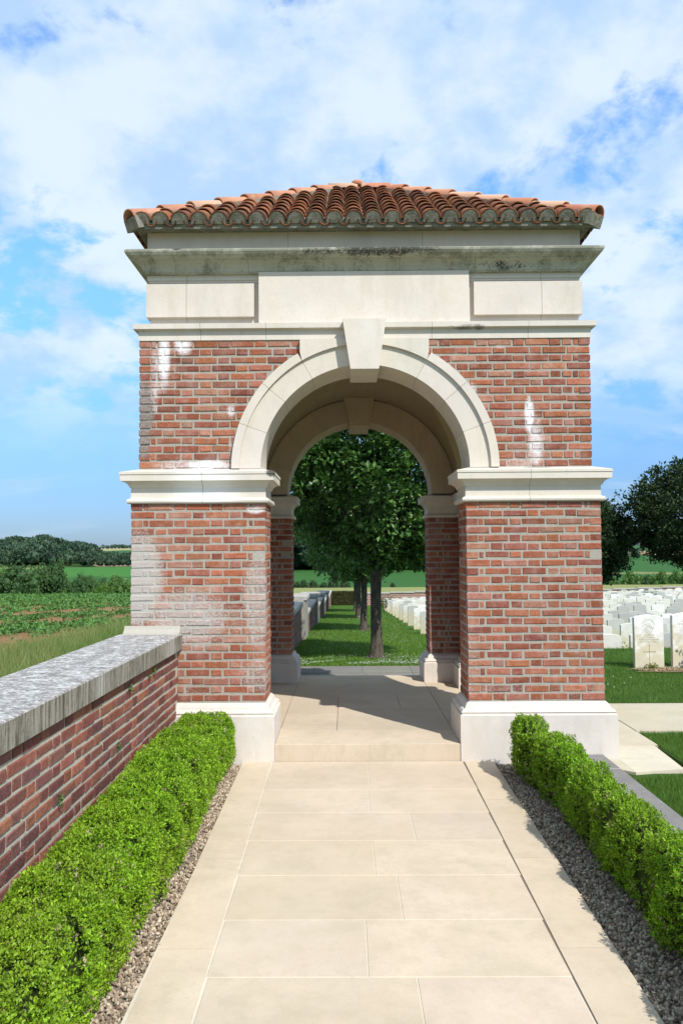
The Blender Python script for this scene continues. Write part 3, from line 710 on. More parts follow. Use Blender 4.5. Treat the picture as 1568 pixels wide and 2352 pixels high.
# upper lawn beside the gate, level with the paving, ending in a low terrace edge
def lawn_mat():
    m = NM('mown lawn', .9, .15)
    c = m.mix(m.mr(m.noise(2.0, 6, .6), .3, .7), (.048, .110, .015), (.08, .150, .026))
    c = m.mix(m.mr(m.noise(90, 3, .7), .4, .62, 0, .6), c, (.022, .06, .010)); m.col(c); m.bump(m.noise(120, 3, .7), .02, 1.0); return m.m
M_lawn = lawn_mat()
def sheet(mb, x0, x1, y0, y1, zf, st=.12, skirt=.5):
    nx = max(2, int((x1-x0)/st)+1); ny = max(2, int((y1-y0)/st)+1)
    xs = np.linspace(x0, x1, nx); ysx = np.linspace(y0, y1, ny); X, Y = np.meshgrid(xs, ysx, indexing='ij'); Z = zf(X, Y)
    V = np.stack([X, Y, Z], -1).reshape(-1, 3); i, j = np.meshgrid(np.arange(nx-1), np.arange(ny-1), indexing='ij')
    F = np.stack([i*ny+j, (i+1)*ny+j, (i+1)*ny+j+1, i*ny+j+1], -1).reshape(-1, 4)
    mb.addq(V, F, np.ones((len(V), 3)))
    for a, b in (((x0, y0), (x1, y0)), ((x1, y1), (x0, y1)), ((x0, y1), (x0, y0)), ((x1, y0), (x1, y1))):
        za, zb = (float(zf(np.array(p[0]), np.array(p[1]))) for p in (a, b))
        mb.add([(*a, za-skirt), (*b, zb-skirt), (*b, zb), (*a, za)], [(0, 1, 2, 3)])
up_z = lambda X, Y: .0+.10*sstep(2.5, 4.8, Y)+.004*np.sin(X*3.1)*np.cos(Y*2.3)
mb = MB(); sheet(mb, 2.76, 30, 2.46, 7.12, up_z, .2); sheet(mb, 2.74, 9, -9, 1.0, lambda X, Y: .0*X-.012, .2); sheet(mb, 2.07, 2.74, -9, -.46, lambda X, Y: .0*X-.012, .2)
sheet(mb, 2.22, 2.76, 2.46, 7.12, up_z, .2)
struct(mb.build('upper_lawn', M_lawn))
# beds of gravel under the hedges
M_bed = stone_mat('gravel bed dirt', (.22, .18, .14), use_tint=False)
mb = MB(); mb.box(-1.69, -1.05, -9, -.10, -.3, -.030); mb.box(1.03, 1.80, -9, -.10, -.3, -.030); struct(mb.build('gravel_bed', M_bed))
def ico():
    t = (1+sqrt(5))/2; V = np.array([(-1, t, 0), (1, t, 0), (-1, -t, 0), (1, -t, 0), (0, -1, t), (0, 1, t), (0, -1, -t), (0, 1, -t), (t, 0, -1), (t, 0, 1), (-t, 0, -1), (-t, 0, 1)])/sqrt(1+t*t)
    F = np.array([(0, 11, 5), (0, 5, 1), (0, 1, 7), (0, 7, 10), (0, 10, 11), (1, 5, 9), (5, 11, 4), (11, 10, 2), (10, 7, 6), (7, 1, 8), (3, 9, 4), (3, 4, 2), (3, 2, 6), (3, 6, 8), (3, 8, 9), (4, 9, 5), (2, 4, 11), (6, 2, 10), (8, 6, 7), (9, 8, 1)]); return V, F
IV, IF = ico()
def rotmats(n, rs):
    q = rs.randn(n, 4); q /= np.linalg.norm(q, axis=1)[:, None]; w_, x, y, z = q.T
    return np.stack([1-2*(y*y+z*z), 2*(x*y-z*w_), 2*(x*z+y*w_), 2*(x*y+z*w_), 1-2*(x*x+z*z), 2*(y*z-x*w_), 2*(x*z-y*w_), 2*(y*z+x*w_), 1-2*(x*x+y*y)], -1).reshape(n, 3, 3)
def inst(mb, TV, TF, P, M, cols):
    """P (n,3), M (n,3,3), template verts TV (k,3), faces TF"""
    n, k = len(P), len(TV)
    V = np.einsum('nij,kj->nki', M, TV)+P[:, None]
    F = (TF[None]+(np.arange(n)*k)[:, None, None]).reshape(-1, TF.shape[1])
    mb.addq(V.reshape(-1, 3), F, np.repeat(cols, k, 0))
def pebbles(mb, x0, x1, y0, y1, n, z=-.030, rs=RS):
    P = np.stack([rs.uniform(x0, x1, n), rs.uniform(y0, y1, n), z+rs.uniform(.0, .018, n)], -1)
    s = rs.uniform(.006, .015, n)[:, None]*np.stack([np.ones(n), rs.uniform(.6, .9, n), rs.uniform(.4, .7, n)], -1)
    M = rotmats(n, rs)*s[:, None, :]; k = rs.uniform(0, 1, n)[:, None]
    c = np.array((.52, .43, .32))*(1-k)+np.array((.20, .135, .09))*k; c *= rs.uniform(.7, 1.25, n)[:, None]
    inst(mb, IV, IF, P, M, c)
def tint_mat(name, rough=.8, spec=.3, trans=0.0, mul=None, hue=None):
    m = NM(name, rough, spec); c = m.attr()
    c = m.mix(m.mr(m.noise(8, 4, .6), .3, .7, 0, .4), c, m.mix(1.0, c, (.72, .76, .70), 'MULTIPLY'))
    m.col(c)
    if trans > 0:
        t = m.n('ShaderNodeBsdfTranslucent'); m.l(m.mix(1.0, c, (1.6, 1.7, .8), 'MULTIPLY'), t.inputs[0])
        x = m.n('ShaderNodeMixShader'); x.inputs[0].default_value = trans; m.l(m.b.outputs[0], x.inputs[1]); m.l(t.outputs[0], x.inputs[2]); m.l(x.outputs[0], m.o.inputs[0])
    return m.m
M_peb = tint_mat('gravel stones', .85, .2)
mb = MB(); pebbles(mb, -1.40, -1.055, -5.2, -.12, 9500); pebbles(mb, 1.035, 1.40, -5.2, -.12, 9500); pebbles(mb, 1.40, 1.80, -5.2, -.12, 6000)
tag(mb.build('gravel', M_peb), None, None, kind='stuff')

# ================================================================ FOLIAGE GENERATORS
LEAF = np.array([(0, 0, 0), (.5, -.34, .10), (1, 0, -.05), (.5, .34, .10)]); LEAFF = np.array([(0, 1, 2), (0, 2, 3)])
def leafmats(n, rs, size, up=.4, asp=.62, dirs=None):
    d = rs.randn(n, 3) if dirs is None else dirs+rs.randn(n, 3)*.7
    d[:, 2] += up*.3; d /= np.linalg.norm(d, axis=1)[:, None]
    nn = rs.randn(n, 3)*.8; nn[:, 2] += up*1.5; s = np.cross(nn, d); s /= np.linalg.norm(s, axis=1)[:, None]+1e-9; u = np.cross(d, s)
    sz = size*rs.uniform(.65, 1.25, n)
    return np.stack([d*sz[:, None], s*(sz*asp*1.4)[:, None], u*sz[:, None]], -1)
def jitcol(n, rs, a, b, lo=.75, hi=1.25): k = rs.uniform(0, 1, n)[:, None]**1.5; return (np.array(a)*(1-k)+np.array(b)*k)*rs.uniform(lo, hi, n)[:, None]
M_box = tint_mat('box hedge leaves', .5, .35, .22)
M_leaf = tint_mat('tree leaves', .42, .45, .12)
M_leafd = tint_mat('dull leaves', .6, .25, .10)
M_wood = tint_mat('bark', .95, .1)
def vnoise(P, s, seed=0):
    r = np.random.RandomState(seed); o = 0
    for k in range(5):
        d = r.randn(3)*s*(1.6**(k*.6)); o = o+np.sin(P@d+r.uniform(0, 6.28))*(.72**k)
    return o/2.6
def hedge(name, label, x0, x1, y0, y1, h, n, seed, lump=.045, loc=None, shift=0):
    rs = np.random.RandomState(seed); root = thing(name, label, 'hedge', ((x0+x1)/2, (y0+y1)/2, 0))
    # sample the rounded-box surface
    def surf(n):
        L, W = y1-y0, x1-x0; per = W*.95+2*h
        y = rs.uniform(y0, y1, n); t = rs.uniform(0, per, n)
        x = np.where(t < h, x0, np.where(t > h+W*.95, x1, x0+(t-h))); z = np.where(t < h, t, np.where(t > h+W*.95, per-t, h))
        e = rs.uniform(0, 1, n) < W*.8/L
        y = np.where(e, np.where(rs.uniform(0, 1, n) < .5, y0, y1), y); x = np.where(e, rs.uniform(x0, x1, n), x); z = np.where(e, rs.uniform(0, h, n), z)
        P = np.stack([x, y, z], -1); c = np.array([(x0+x1)/2, 0, h*.5])
        # round the shoulders
        u = (x-c[0])/(W/2); v = np.clip((z-h*.5)/(h*.5), -1, 1)
        k = np.where((abs(u) > .6) & (v > .4), ((abs(u)-.6)/.4)*((v-.4)/.6), 0)
        P[:, 0] -= np.sign(u)*k*W*.10; P[:, 2] -= k*.055
        Nn = np.stack([np.where(abs(u) > .93, np.sign(u), u*.3), np.where(abs(y-y0) < .02, -1, np.where(abs(y-y1) < .02, 1, 0)), np.where(v > .85, 1.0, .1)], -1)
        Nn /= np.linalg.norm(Nn, axis=1)[:, None]
        lp = vnoise(np.stack([x*.8, y, z*.8], -1), 6.5, seed)*lump+vnoise(P, 17, seed+1)*lump*.45
        under = np.clip((.13-z)/.13, 0, 1)*.05
        P[:, 0] += shift*np.clip((-.7-P[:, 1])/.6, 0, 1)
        return P+Nn*(lp-under)[:, None], Nn, z
    P, Nn, z = surf(n)
    P = P-Nn*(rs.uniform(0, 1, n)**1.6*.055)[:, None]
    gap = vnoise(P, 9, seed+5)+rs.randn(n)*.35
    keep = (gap > -.40) & (rs.uniform(0, 1, n) < .35+.65*np.clip(z/.12, 0, 1)); P, Nn, z = P[keep], Nn[keep], z[keep]; n = len(P)
    # each sprig: a small rosette of leaves
    mb = MB(); k = 7
    PP = np.repeat(P, k, 0)+rs.randn(n*k, 3)*.006; dd = np.repeat(Nn*.5+rs.randn(n, 3)*.25+np.array([0, 0, .35]), k, 0)*.9
    M = leafmats(n*k, rs, .0150, .9, .62, dd); 
    cb = jitcol(n, rs, (.13, .28, .008), (.29, .49, .014), .5, 1.3)
    patch = np.clip(vnoise(P, 5, seed+9)*.5+.35, 0, 1)[:, None]; cb = cb*(1-patch*.45)+np.array((.25, .29, .03))*patch*.45
    old = rs.uniform(0, 1, n) < .012+.05*(z < .18); cb[old] = (.42, .33, .22)
    inst(mb, LEAF, LEAFF, PP, M, np.repeat(cb, k, 0))
    lf = mb.build('foliage', M_box, root)
    # twiggy dark core
    mb = MB(); c = MB()
    nx, ny = 8, max(8, int((y1-y0)/.08)); 
    cs = [(-.26, .02), (-.36, .40), (-.34, .80), (-.2, .88), (.2, .88), (.34, .80), (.36, .40), (.26, .02)]
    V = []
    for j in range(ny+1):
        y = y0+.045+(y1-y0-.09)*j/ny
        for u, v in cs:
            p = np.array([[(x0+x1)/2+u*(x1-x0)*.86, y, v*h]]); p[0, 0] += shift*min(1, max(0, (-.7-y)/.6)); V.append(tuple(p[0]+np.array([u*2, 0, v])*float(vnoise(p, 6.5, seed)[0])*lump*.6))
    m_ = len(cs); F = [(j*m_+i, j*m_+i+1, (j+1)*m_+i+1, (j+1)*m_+i) for j in range(ny) for i in range(m_-1)]+[tuple(range(m_)), tuple(range(ny*m_, ny*m_+m_))[::-1]]
    c.add(V, F, (.030, .045, .010)); c.build('twigs', M_wood, lf)
    return root
hedge('box_hedge', 'bright green clipped box hedge below the long brick wall, left of the path', -1.665, -1.135, -5.6, -.20, .465, 46000, 31)
hedge('box_hedge', 'narrower lumpy box hedge right of the path, standing in front of the right pier', 1.19, 1.43, -5.6, -.42, .46, 32000, 47, .055, shift=.07)

# weeds growing out of the wall joints
def tuft(name, label, cat, loc, r, n, a, b, size, seed, group=None):
    rs = np.random.RandomState(seed); mb = MB(); P = np.array(loc)+rs.randn(n, 3)*np.array(r)*.5
    M = leafmats(n, rs, size, .6, .5); inst(mb, LEAF, LEAFF, P, M, jitcol(n, rs, a, b)); o = mb.build(name, M_leafd, loc=loc)
    return tag(o, label, cat, group)
for i, (y, z, r, lab) in enumerate([(-2.95, .55, .022, 'weed hanging from a low joint of the brick wall, nearest the camera'), (-1.88, .57, .018, 'small weed in a joint halfway along the brick wall'), (-1.60, .90, .016, 'sprig of weed just under the coping halfway along the brick wall'), (-.93, .93, .018, 'green tuft under the coping closest to the gateway'), (-1.06, .90, .012, 'thin pale sprig beside the tuft under the coping')]):
    tuft('wall_weed', lab, 'weed', (-1.678, y, z), (r*.5, r, r*1.7), int(45+r*900), (.06, .14, .03), (.13, .24, .05), .016, 60+i, 'weeds rooted in the brick wall')

# ---- trees
def tube(mb, pts, rads, col, n=9, seed=0):
    pts = [np.array(p, float) for p in pts]; V = []; N = len(pts); rr = random.Random(seed)
    for i, p in enumerate(pts):
        d = pts[min(i+1, N-1)]-pts[max(i-1, 0)]; d /= np.linalg.norm(d); s = np.cross(d, (0.3, 1, .2)); s /= np.linalg.norm(s); u = np.cross(d, s)
        for j in range(n): a = 2*pi*j/n; k = rads[i]*(1+.10*rr.uniform(-1, 1)); V.append(tuple(p+s*k*cos(a)+u*k*sin(a)))
    F = [(i*n+j, i*n+(j+1) % n, (i+1)*n+(j+1) % n, (i+1)*n+j) for i in range(N-1) for j in range(n)]; mb.add(V, F, col, smooth=True)
def bark_mat():
    m = NM('tree bark', .95, .1); c = m.attr()
    n1 = m.noise(7, 6, .7, vec=m.obj, sc=(3, 3, .7)); c = m.mix(m.mr(n1, .35, .65), m.mix(1., c, (.45, .42, .40), 'MULTIPLY'), c)
    c = m.mix(m.mr(m.noise(5, 5, .7, vec=m.obj), .60, .70, 0, .8), c, (.30, .30, .25))
    c = m.mix(m.mr(m.noise(9, 4, .7, vec=m.obj, loc=(2, 5, 1)), .64, .72, 0, .6), c, (.19, .18, .05))
    m.col(c); m.bump(n1, .02, 1.0); return m.m
M_bark = bark_mat()
def crown_points(rs, nclump, R, cz, zlo, flat=1.0, inner=.45, q=None):
    d = rs.randn(nclump, 3); d /= np.linalg.norm(d, axis=1)[:, None]; r = rs.uniform(inner, 1, nclump)**.6
    P = d*r[:, None]*np.array([R[0], R[1], R[2]])+np.array([0, 0, cz]); P[:, 2] = np.maximum(P[:, 2], zlo+rs.uniform(0, .3, nclump)); return P, d
def make_tree(name, label, loc, th, R, cz, zlo, nclump, per, lsize, cr, ca, cb, seed, tr=.14, mat=None, group=None, cat='tree', barkc=(.105, .09, .07), nb=9):
    rs = np.random.RandomState(seed); root = thing(name, label, cat, loc, group); L = np.array(loc)
    mb = MB(); pts = [(0, 0, -.1), (0, 0, .02), (0.01, 0, .12), (0.01, .01, .45), (.0, .0, th*.6), (.02, 0, th), (.05, .02, th+.5), (.08, .02, cz+R[2]*.5)]
    tube(mb, [np.array(p)+L for p in pts], [tr*2.0, tr*1.75, tr*1.28, tr*1.05, tr*.93, tr*.98, tr*.7, tr*.15], barkc, 14, seed)
    for k in range(nb):
        a = 2*pi*k/nb+rs.uniform(-.3, .3); z0 = th*rs.uniform(.86, 1.15); ln = rs.uniform(.55, .9)
        e = np.array([cos(a)*R[0]*ln, sin(a)*R[1]*ln, cz+rs.uniform(-.3, .6)*R[2]]); s = np.array([0.02, 0, z0]); mid = (s+e)/2+np.array([0, 0, .12])
        tube(mb, [s+L, s*.7+mid*.3+L, mid+L, e+L], [tr*.55, tr*.42, tr*.28, tr*.06], barkc, 7, seed+k)
    mb.build('trunk', M_bark, root)
    P, d = crown_points(rs, nclump, R, cz, zlo)
    n = nclump*per; C = np.repeat(P, per, 0); dd = np.repeat(d, per, 0)
    off = rs.randn(n, 3); off /= np.linalg.norm(off, axis=1)[:, None]; off = off*(rs.uniform(.2, 1, n)**.5)[:, None]*cr*np.repeat(rs.uniform(.6, 1.25, nclump), per)[:, None]; off[:, 2] *= .65
    k = 4; m_ = n//k; base = (C+off)[::k][:m_]; PP = np.repeat(base, k, 0)+rs.randn(m_*k, 3)*lsize*.45
    dirs = np.repeat(off[::k][:m_]/cr+dd[::k][:m_]*.5, k, 0)
    M = leafmats(m_*k, rs, lsize, .9, .6, dirs); cc_ = np.repeat(jitcol(m_, rs, ca, cb), k, 0)*rs.uniform(.85, 1.15, m_*k)[:, None]
    mb = MB(); inst(mb, LEAF, LEAFF, PP+L, M, cc_); mb.build('crown', mat or M_leaf, root)
    return root
rowz = lambda d: -.44-.043*(d-17.3)
TG = 'trees in a single row on the lawn behind the gateway'
t1 = make_tree('lawn_tree', 'nearest leafy tree on the lawn, framed by the arch with its whole trunk in view', (.44, 10.1, rowz(17.3)), 2.05, (2.3, 2.3, 2.35), 4.15, 1.8, 350, 150, .135, .38, (.030, .085, .016), (.12, .24, .05), 5, .120, group=TG)
labs = ['second tree of the row, its trunk just left of the nearest one', 'third trunk of the tree row, half hidden by the second', 'farthest visible trunk of the tree row, before the dark hedge']
for (x, d), lb, rz, sc in zip([(.42, 28.1), (.37, 38.8), (.34, 49.5)], labs, (1.9, 3.6, 5.0), (.96, 1.04, .98)):
    copy_tree(t1, (x, d+CAM[1], rowz(d)), rz, (sc, sc, sc), lb)
# ---- dark trees standing at the right side of the cemetery
DG = 'dark trees at the right-hand cemetery edge'
def gx(px, D): return (px-799)/1829*D+CAM[0]
z_ = zg(gx(1640, 70), 70+CAM[1])
make_tree('dark_tree', 'large dark green tree at the right edge, above the rows of headstones', (gx(1652, 70), 70+CAM[1], z_), 3.2, (8.1, 8.1, 5.1), 5.0-z_, .75-z_, 700, 80, .34, 1.0, (.020, .040, .014), (.045, .075, .022), 8, .22, M_leafd, DG)
z_ = zg(gx(1370, 74), 74+CAM[1])
make_tree('dark_tree', 'dark tree partly hidden behind the right pier of the gateway', (gx(1352, 74), 74+CAM[1], z_), 2.2, (4.1, 4.1, 3.8), 2.7-z_, -.9-z_, 420, 80, .30, .80, (.022, .045, .018), (.050, .085, .03), 9, .18, M_leafd, DG)

# ---- distant bushes and hedgerow trees
def bush_proto(seed, n=1500, ca=(.028, .062, .020), cb=(.055, .11, .030)):
    rs = np.random.RandomState(seed); mb = MB(); nc = 26
    d = rs.randn(nc, 3); d /= np.linalg.norm(d, axis=1)[:, None]; Pc_ = d*rs.uniform(.35, .72, nc)[:, None]*np.array([1, 1, .8])+np.array([0, 0, .62]); Pc_[:, 2] = np.clip(Pc_[:, 2], .15, 2)
    per = n//nc; o = rs.randn(nc*per, 3); o /= np.linalg.norm(o, axis=1)[:, None]; P = np.repeat(Pc_, per, 0)+o*np.repeat(rs.uniform(.22, .38, nc), per)[:, None]
    P[:, 2] = np.maximum(P[:, 2], -.05); M = leafmats(len(P), rs, .115, .7, .7, o); inst(mb, LEAF, LEAFF, P, M, np.repeat(jitcol(nc, rs, ca, cb), per, 0)*rs.uniform(.8, 1.2, len(P))[:, None])
    inner = MB(); 
    for q in Pc_: inner.add(IV*.24+q, [tuple(f) for f in IF], tuple(np.array(ca)*.9))
    mb.v += inner.v; mb.f += [tuple(i+mb.n for i in f) for f in inner.f]; mb.sm += inner.sm; mb.c += inner.c; mb.n += inner.n
    return mb
protos = {}
def bush(name, label, cat, px, D, ytop, ybase, wpx, kind, group, seed):
    X = gx(px, D); h = (ybase-ytop)/1829*D; zt = CAM[2]-(ytop-1268)/1829*D; zb = zt-h
    w_ = wpx/1829*D/2; key = kind
    if key not in protos:
        cols = {'dark': ((.042, .092, .026), (.092, .160, .045)), 'mid': ((.06, .13, .025), (.11, .20, .04)), 'bright': ((.06, .14, .015), (.11, .20, .03)), 'far': ((.022, .05, .024), (.04, .078, .034)), 'low': ((.03, .06, .02), (.055, .10, .03))}[kind]
        protos[key] = bush_proto(100+len(protos), 2600 if kind != 'far' else 1300, *cols)
        o = protos[key].build(name, M_leafd, loc=(0, 0, 0)); protos[key] = (o, False)
    o, used = protos[key]
    if used: o = o.copy(); COL.objects.link(o)
    else: protos[key] = (o, True)
    o.name = name; o.location = (X, D+CAM[1], zb); o.rotation_euler = (0, 0, seed*1.7); o.scale = (w_*1.02, w_*1.02, h/1.30)
    tag(o, label, cat, group); return o
HGL = 'trees of the hedgerow beyond the left-hand field'
LT = [(48, 1296, 100, 'dark', 'leftmost big round tree of the hedgerow beyond the field'), (118, 1290, 88, 'dark', 'tallest round dark tree of the hedgerow, second from the left'), (152, 1336, 34, 'bright', 'bright green bush in the hedgerow just right of the tallest tree'), (198, 1318, 52, 'dark', 'dark tree in the middle of the hedgerow'), (176, 1330, 40, 'dark', 'low dark tree left of the hedgerow middle'),
      (234, 1326, 38, 'dark', 'small dark tree right of the hedgerow middle'), (234, 1340, 46, 'bright', 'light green bush in the front of the hedgerow'), (268, 1322, 70, 'mid', 'broad green tree of the hedgerow nearest the gateway'), (300, 1338, 30, 'bright', 'yellow-green bush touching the left edge of the gateway'), (12, 1304, 60, 'mid', 'tree cut by the left edge of the picture in the hedgerow'), (150, 1350, 60, 'mid', 'low bush at the foot of the hedgerow'), (208, 1349, 50, 'mid', 'low shrub in front of the middle hedgerow tree')]
for i, (px, yt, wp_, kd, lb) in enumerate(LT): bush('hedgerow_tree', lb, 'tree', px, 128+(i % 3)*5, yt, 1376, wp_, kd, HGL, i)
HGC = 'bushes on the slope seen through the arch'
for i, (px, yt, wp_, lb) in enumerate([(682, 1336, 26, 'leftmost bush on the slope seen through the arch'), (700, 1332, 24, 'second bush on the slope seen through the arch'), (722, 1333, 28, 'rounded bush left of centre on the slope seen through the arch'), (744, 1338, 24, 'low bush beside the tall one seen through the arch'), (767, 1322, 34, 'tallest bush on the slope seen through the arch'), (793, 1333, 28, 'bush right against the row of trunks seen through the arch'), (903, 1339, 18, 'single small bush on the green slope right of the trunks')]):
    bush('slope_bush', lb, 'bush', px, 145+i % 2*6, yt, 1362, wp_, 'low', HGC, i+3)
HGR = 'bushes beyond the pale field at the right'
for i, (px, yt, wp_, kd, lb) in enumerate([(1398, 1322, 40, 'mid', 'bush beside the right pier beyond the pale field'), (1420, 1338, 36, 'mid', 'low light bush beyond the pale field near the pier'), (1446, 1318, 52, 'mid', 'rounded bush beyond the pale field below the gap of the trees'), (1478, 1326, 36, 'dark', 'dark bush in the middle of the right-hand bushes'), (1512, 1318, 50, 'mid', 'bush under the large dark tree beyond the pale field'), (1545, 1318, 44, 'mid', 'rightmost tall bush beyond the pale field'), (1574, 1322, 40, 'mid', 'bush cut by the right edge beyond the pale field')]):
    bush('field_bush', lb, 'bush', px, 150+i % 2*6, yt, 1366, wp_, kd, HGR, i+5)
# far wood on the hills: one mass
def wood(name, pts, seed, ca, cb, hmin, hmax):
    rs = np.random.RandomState(seed); mb = MB(); X = np.array([p[0] for p in pts]); Y = np.array([p[1] for p in pts]); Z = ground_z(X, Y); n = len(X)
    for i in range(n):
        h = rs.uniform(hmin, hmax); r = h*rs.uniform(.45, .65); k = rs.uniform(0, 1); c = (np.array(ca)*(1-k)+np.array(cb)*k)*rs.uniform(.8, 1.2)
        nl = 130; o = rs.randn(nl, 3); o[:, 2] = abs(o[:, 2]); o /= np.linalg.norm(o, axis=1)[:, None]; P = o*np.array([r, r, h*.62])+np.array([X[i], Y[i], Z[i]+h*.38])
        P += rs.randn(nl, 3)*.35; M = leafmats(nl, rs, r*.34, .7, .8, o); inst(mb, LEAF, LEAFF, P, M, np.tile(c, (nl, 1))*rs.uniform(.75, 1.25, nl)[:, None])
        B = IV*np.array([r*.66, r*.66, h*.40])+np.array([X[i], Y[i], Z[i]+h*.42]); mb.add(B, [tuple(f) for f in IF], tuple(c*.9))
    o = mb.build(name, M_leafd); tag(o, None, None, kind='stuff'); return o
rsw = np.random.RandomState(4)
def field_pts(n, a0, a1, d0, d1, cond=lambda a, d: True):
    out = []
    while len(out) < n:
        a = rsw.uniform(a0, a1); d = rsw.uniform(d0, d1)
        if cond(a, d): out.append((CAM[0]+a*d, CAM[1]+d))
    return out
WA, WB = (.032, .066, .042), (.058, .100, .050)
wpts = field_pts(560, -.53, -.318, 385, 640, lambda a, d: d < 640-max(0, (a+.36))*2600 and not (a < -.425 and 392 < d < 425))+field_pts(8, -.53, -.43, 380, 388)
wood('distant_wood', field_pts(60, -.335, -.2, 466, 486)+field_pts(20, -.312, -.24, 378, 388), 13, WA, WB, 2.8, 5.2)
wood('distant_wood', wpts, 3, WA, WB, 4.2, 9.5)
wood('distant_wood', field_pts(230, -.125, .20, 320, 420), 5, WA, WB, 10, 19)
wood('distant_treeline', [(CAM[0]+a*1350, CAM[1]+1350+rsw.uniform(-8, 8)) for a in np.linspace(-.305, -.24, 34)], 6, WA, WB, 5, 7)
wood('distant_treeline', [(CAM[0]+a*470, CAM[1]+470+rsw.uniform(-12, 12)) for a in np.linspace(.30, .36, 18)], 7, WA, WB, 5, 8)

# ================================================================ CEMETERY WALLS, FAR HEDGE
W3 = thing('cemetery_wall', 'stepped grey stone and brick wall along the lawn behind the gateway, left of the trees', 'wall', (-1.7, 20, -.5))
M_oldst = stone_mat('old wall coping', (.40, .38, .34), dirt=.55, use_tint=False)
brk = MB(); cop = MB(); mor = MB(); rw = random.Random(3)
segs = [(DEP+.0, 23.3+CAM[1], .44), (25.0+CAM[1], 32.8+CAM[1], -.07), (34.4+CAM[1], 42.0+CAM[1], -.50), (43.6+CAM[1], 52.0+CAM[1], -.92), (53.4+CAM[1], 66+CAM[1], -1.28)]
piers = [(23.3, 25.0, .56), (32.8, 34.4, .14), (42.0, 43.6, -.30), (52.0, 53.4, -.70)]
for y0, y1, zt in segs:
    zb = zg(-1.5, y1)-.3; fr = lambda u, z, n: (-1.50+n, u, z); fr2 = lambda u, z, n: (u, y0-n, z)
    mor.box(-2.05, -1.508, y0, y1, zb, zt-.12); cop.box(-2.12, -1.44, y0+.004, y1-.004, zt-.12, zt, (1, 1, 1), .01)
    k = 0; z = zt-.13
    while z > zb+.3:
        u = y0+(.0 if k % 2 else .11)
        while u < y1-.05:
            u1 = min(u+.214, y1-.005); one_brick(brk, fr, u, u1, z-.064, z, .05, brick_col(rw, [(.22, .13, .10), (.20, .13, .11), (.27, .19, .15)]), rw); u = u1+JT
        z -= .075; k += 1
for d0, d1, zt in piers:
    y0, y1 = d0+CAM[1], d1+CAM[1]; mor.box(-2.1, -1.40, y0, y1, zg(-1.5, y1)-.3, zt-.12); cop.box(-2.16, -1.345, y0-.03, y1+.03, zt-.12, zt, (1, 1, 1), .01)
b_ = brk.build('brickwork', M_wbrick, W3); mor.build('wall_core', mortar_mat('old wall mortar', (.33, .31, .26), False), W3); cop.build('coping', M_oldst, W3)
yw = 65.0+CAM[1]
W4 = thing('rear_boundary_wall', 'low far brick wall with pale coping closing the cemetery behind the headstones', 'wall', (8, yw, -2))
brk = MB(); cop = MB()
for i in range(16):
    x0 = 1.3+i*2.0; zt = zg(x0+1, yw)+(1.05 if x0 < 8 else .70); cop.box(x0+.01, x0+1.99, yw-.12, yw+.42, zt-.11, zt, (1, 1, 1), .01); brk.box(x0, x0+2.0, yw-.06, yw+.36, zt-1.6, zt-.11)
def farbrick():
    m = NM('far wall brick', .9, .1); b = m.n('ShaderNodeTexBrick'); m.l(m.pos, b.inputs[0]); mp = m.n('ShaderNodeMapping'); m.l(m.pos, mp.inputs[0]); mp.inputs['Rotation'].default_value = (radians(90), 0, 0); m.l(mp.outputs[0], b.inputs[0])
    b.inputs['Scale'].default_value = 1.0; b.inputs['Brick Width'].default_value = .225; b.inputs['Row Height'].default_value = .15; b.inputs['Mortar Size'].default_value = .02
    b.inputs['Color1'].default_value = (.24, .08, .055, 1); b.inputs['Color2'].default_value = (.30, .12, .08, 1); b.inputs['Mortar'].default_value = (.42, .39, .33, 1); m.col(b.outputs[0]); return m.m
brk.build('brickwork', farbrick(), W4); cop.build('coping', M_oldst, W4)
rs = np.random.RandomState(77); mb = MB(); n = 9000
x0, x1 = -1.55, .95; P = np.stack([rs.uniform(x0, x1, n), 65.6+CAM[1]+rs.uniform(0, .9, n), rs.uniform(0, 1.12, n)], -1)
fc = rs.uniform(0, 1, n); P[:, 1] = np.where(fc < .55, 65.6+CAM[1]+rs.uniform(0, .06, n), P[:, 1]); P[:, 2] = np.where(fc > .7, 1.12-rs.uniform(0, .05, n), P[:, 2]); P[:, 2] += zg(-.3, 65.6+CAM[1])
inst(mb, LEAF, LEAFF, P, leafmats(n, rs, .085, .3, .7), jitcol(n, rs, (.06, .055, .02), (.12, .12, .045))); mb.box(x0+.05, x1-.05, 65.68+CAM[1], 66.4+CAM[1], -3.2, -1.5, (.03, .028, .012))
tag(mb.build('beech_hedge', M_leafd, loc=(-.3, 66+CAM[1], -2.5)), 'dark brown clipped hedge at the far end of the lawn, behind the tree row', 'hedge')

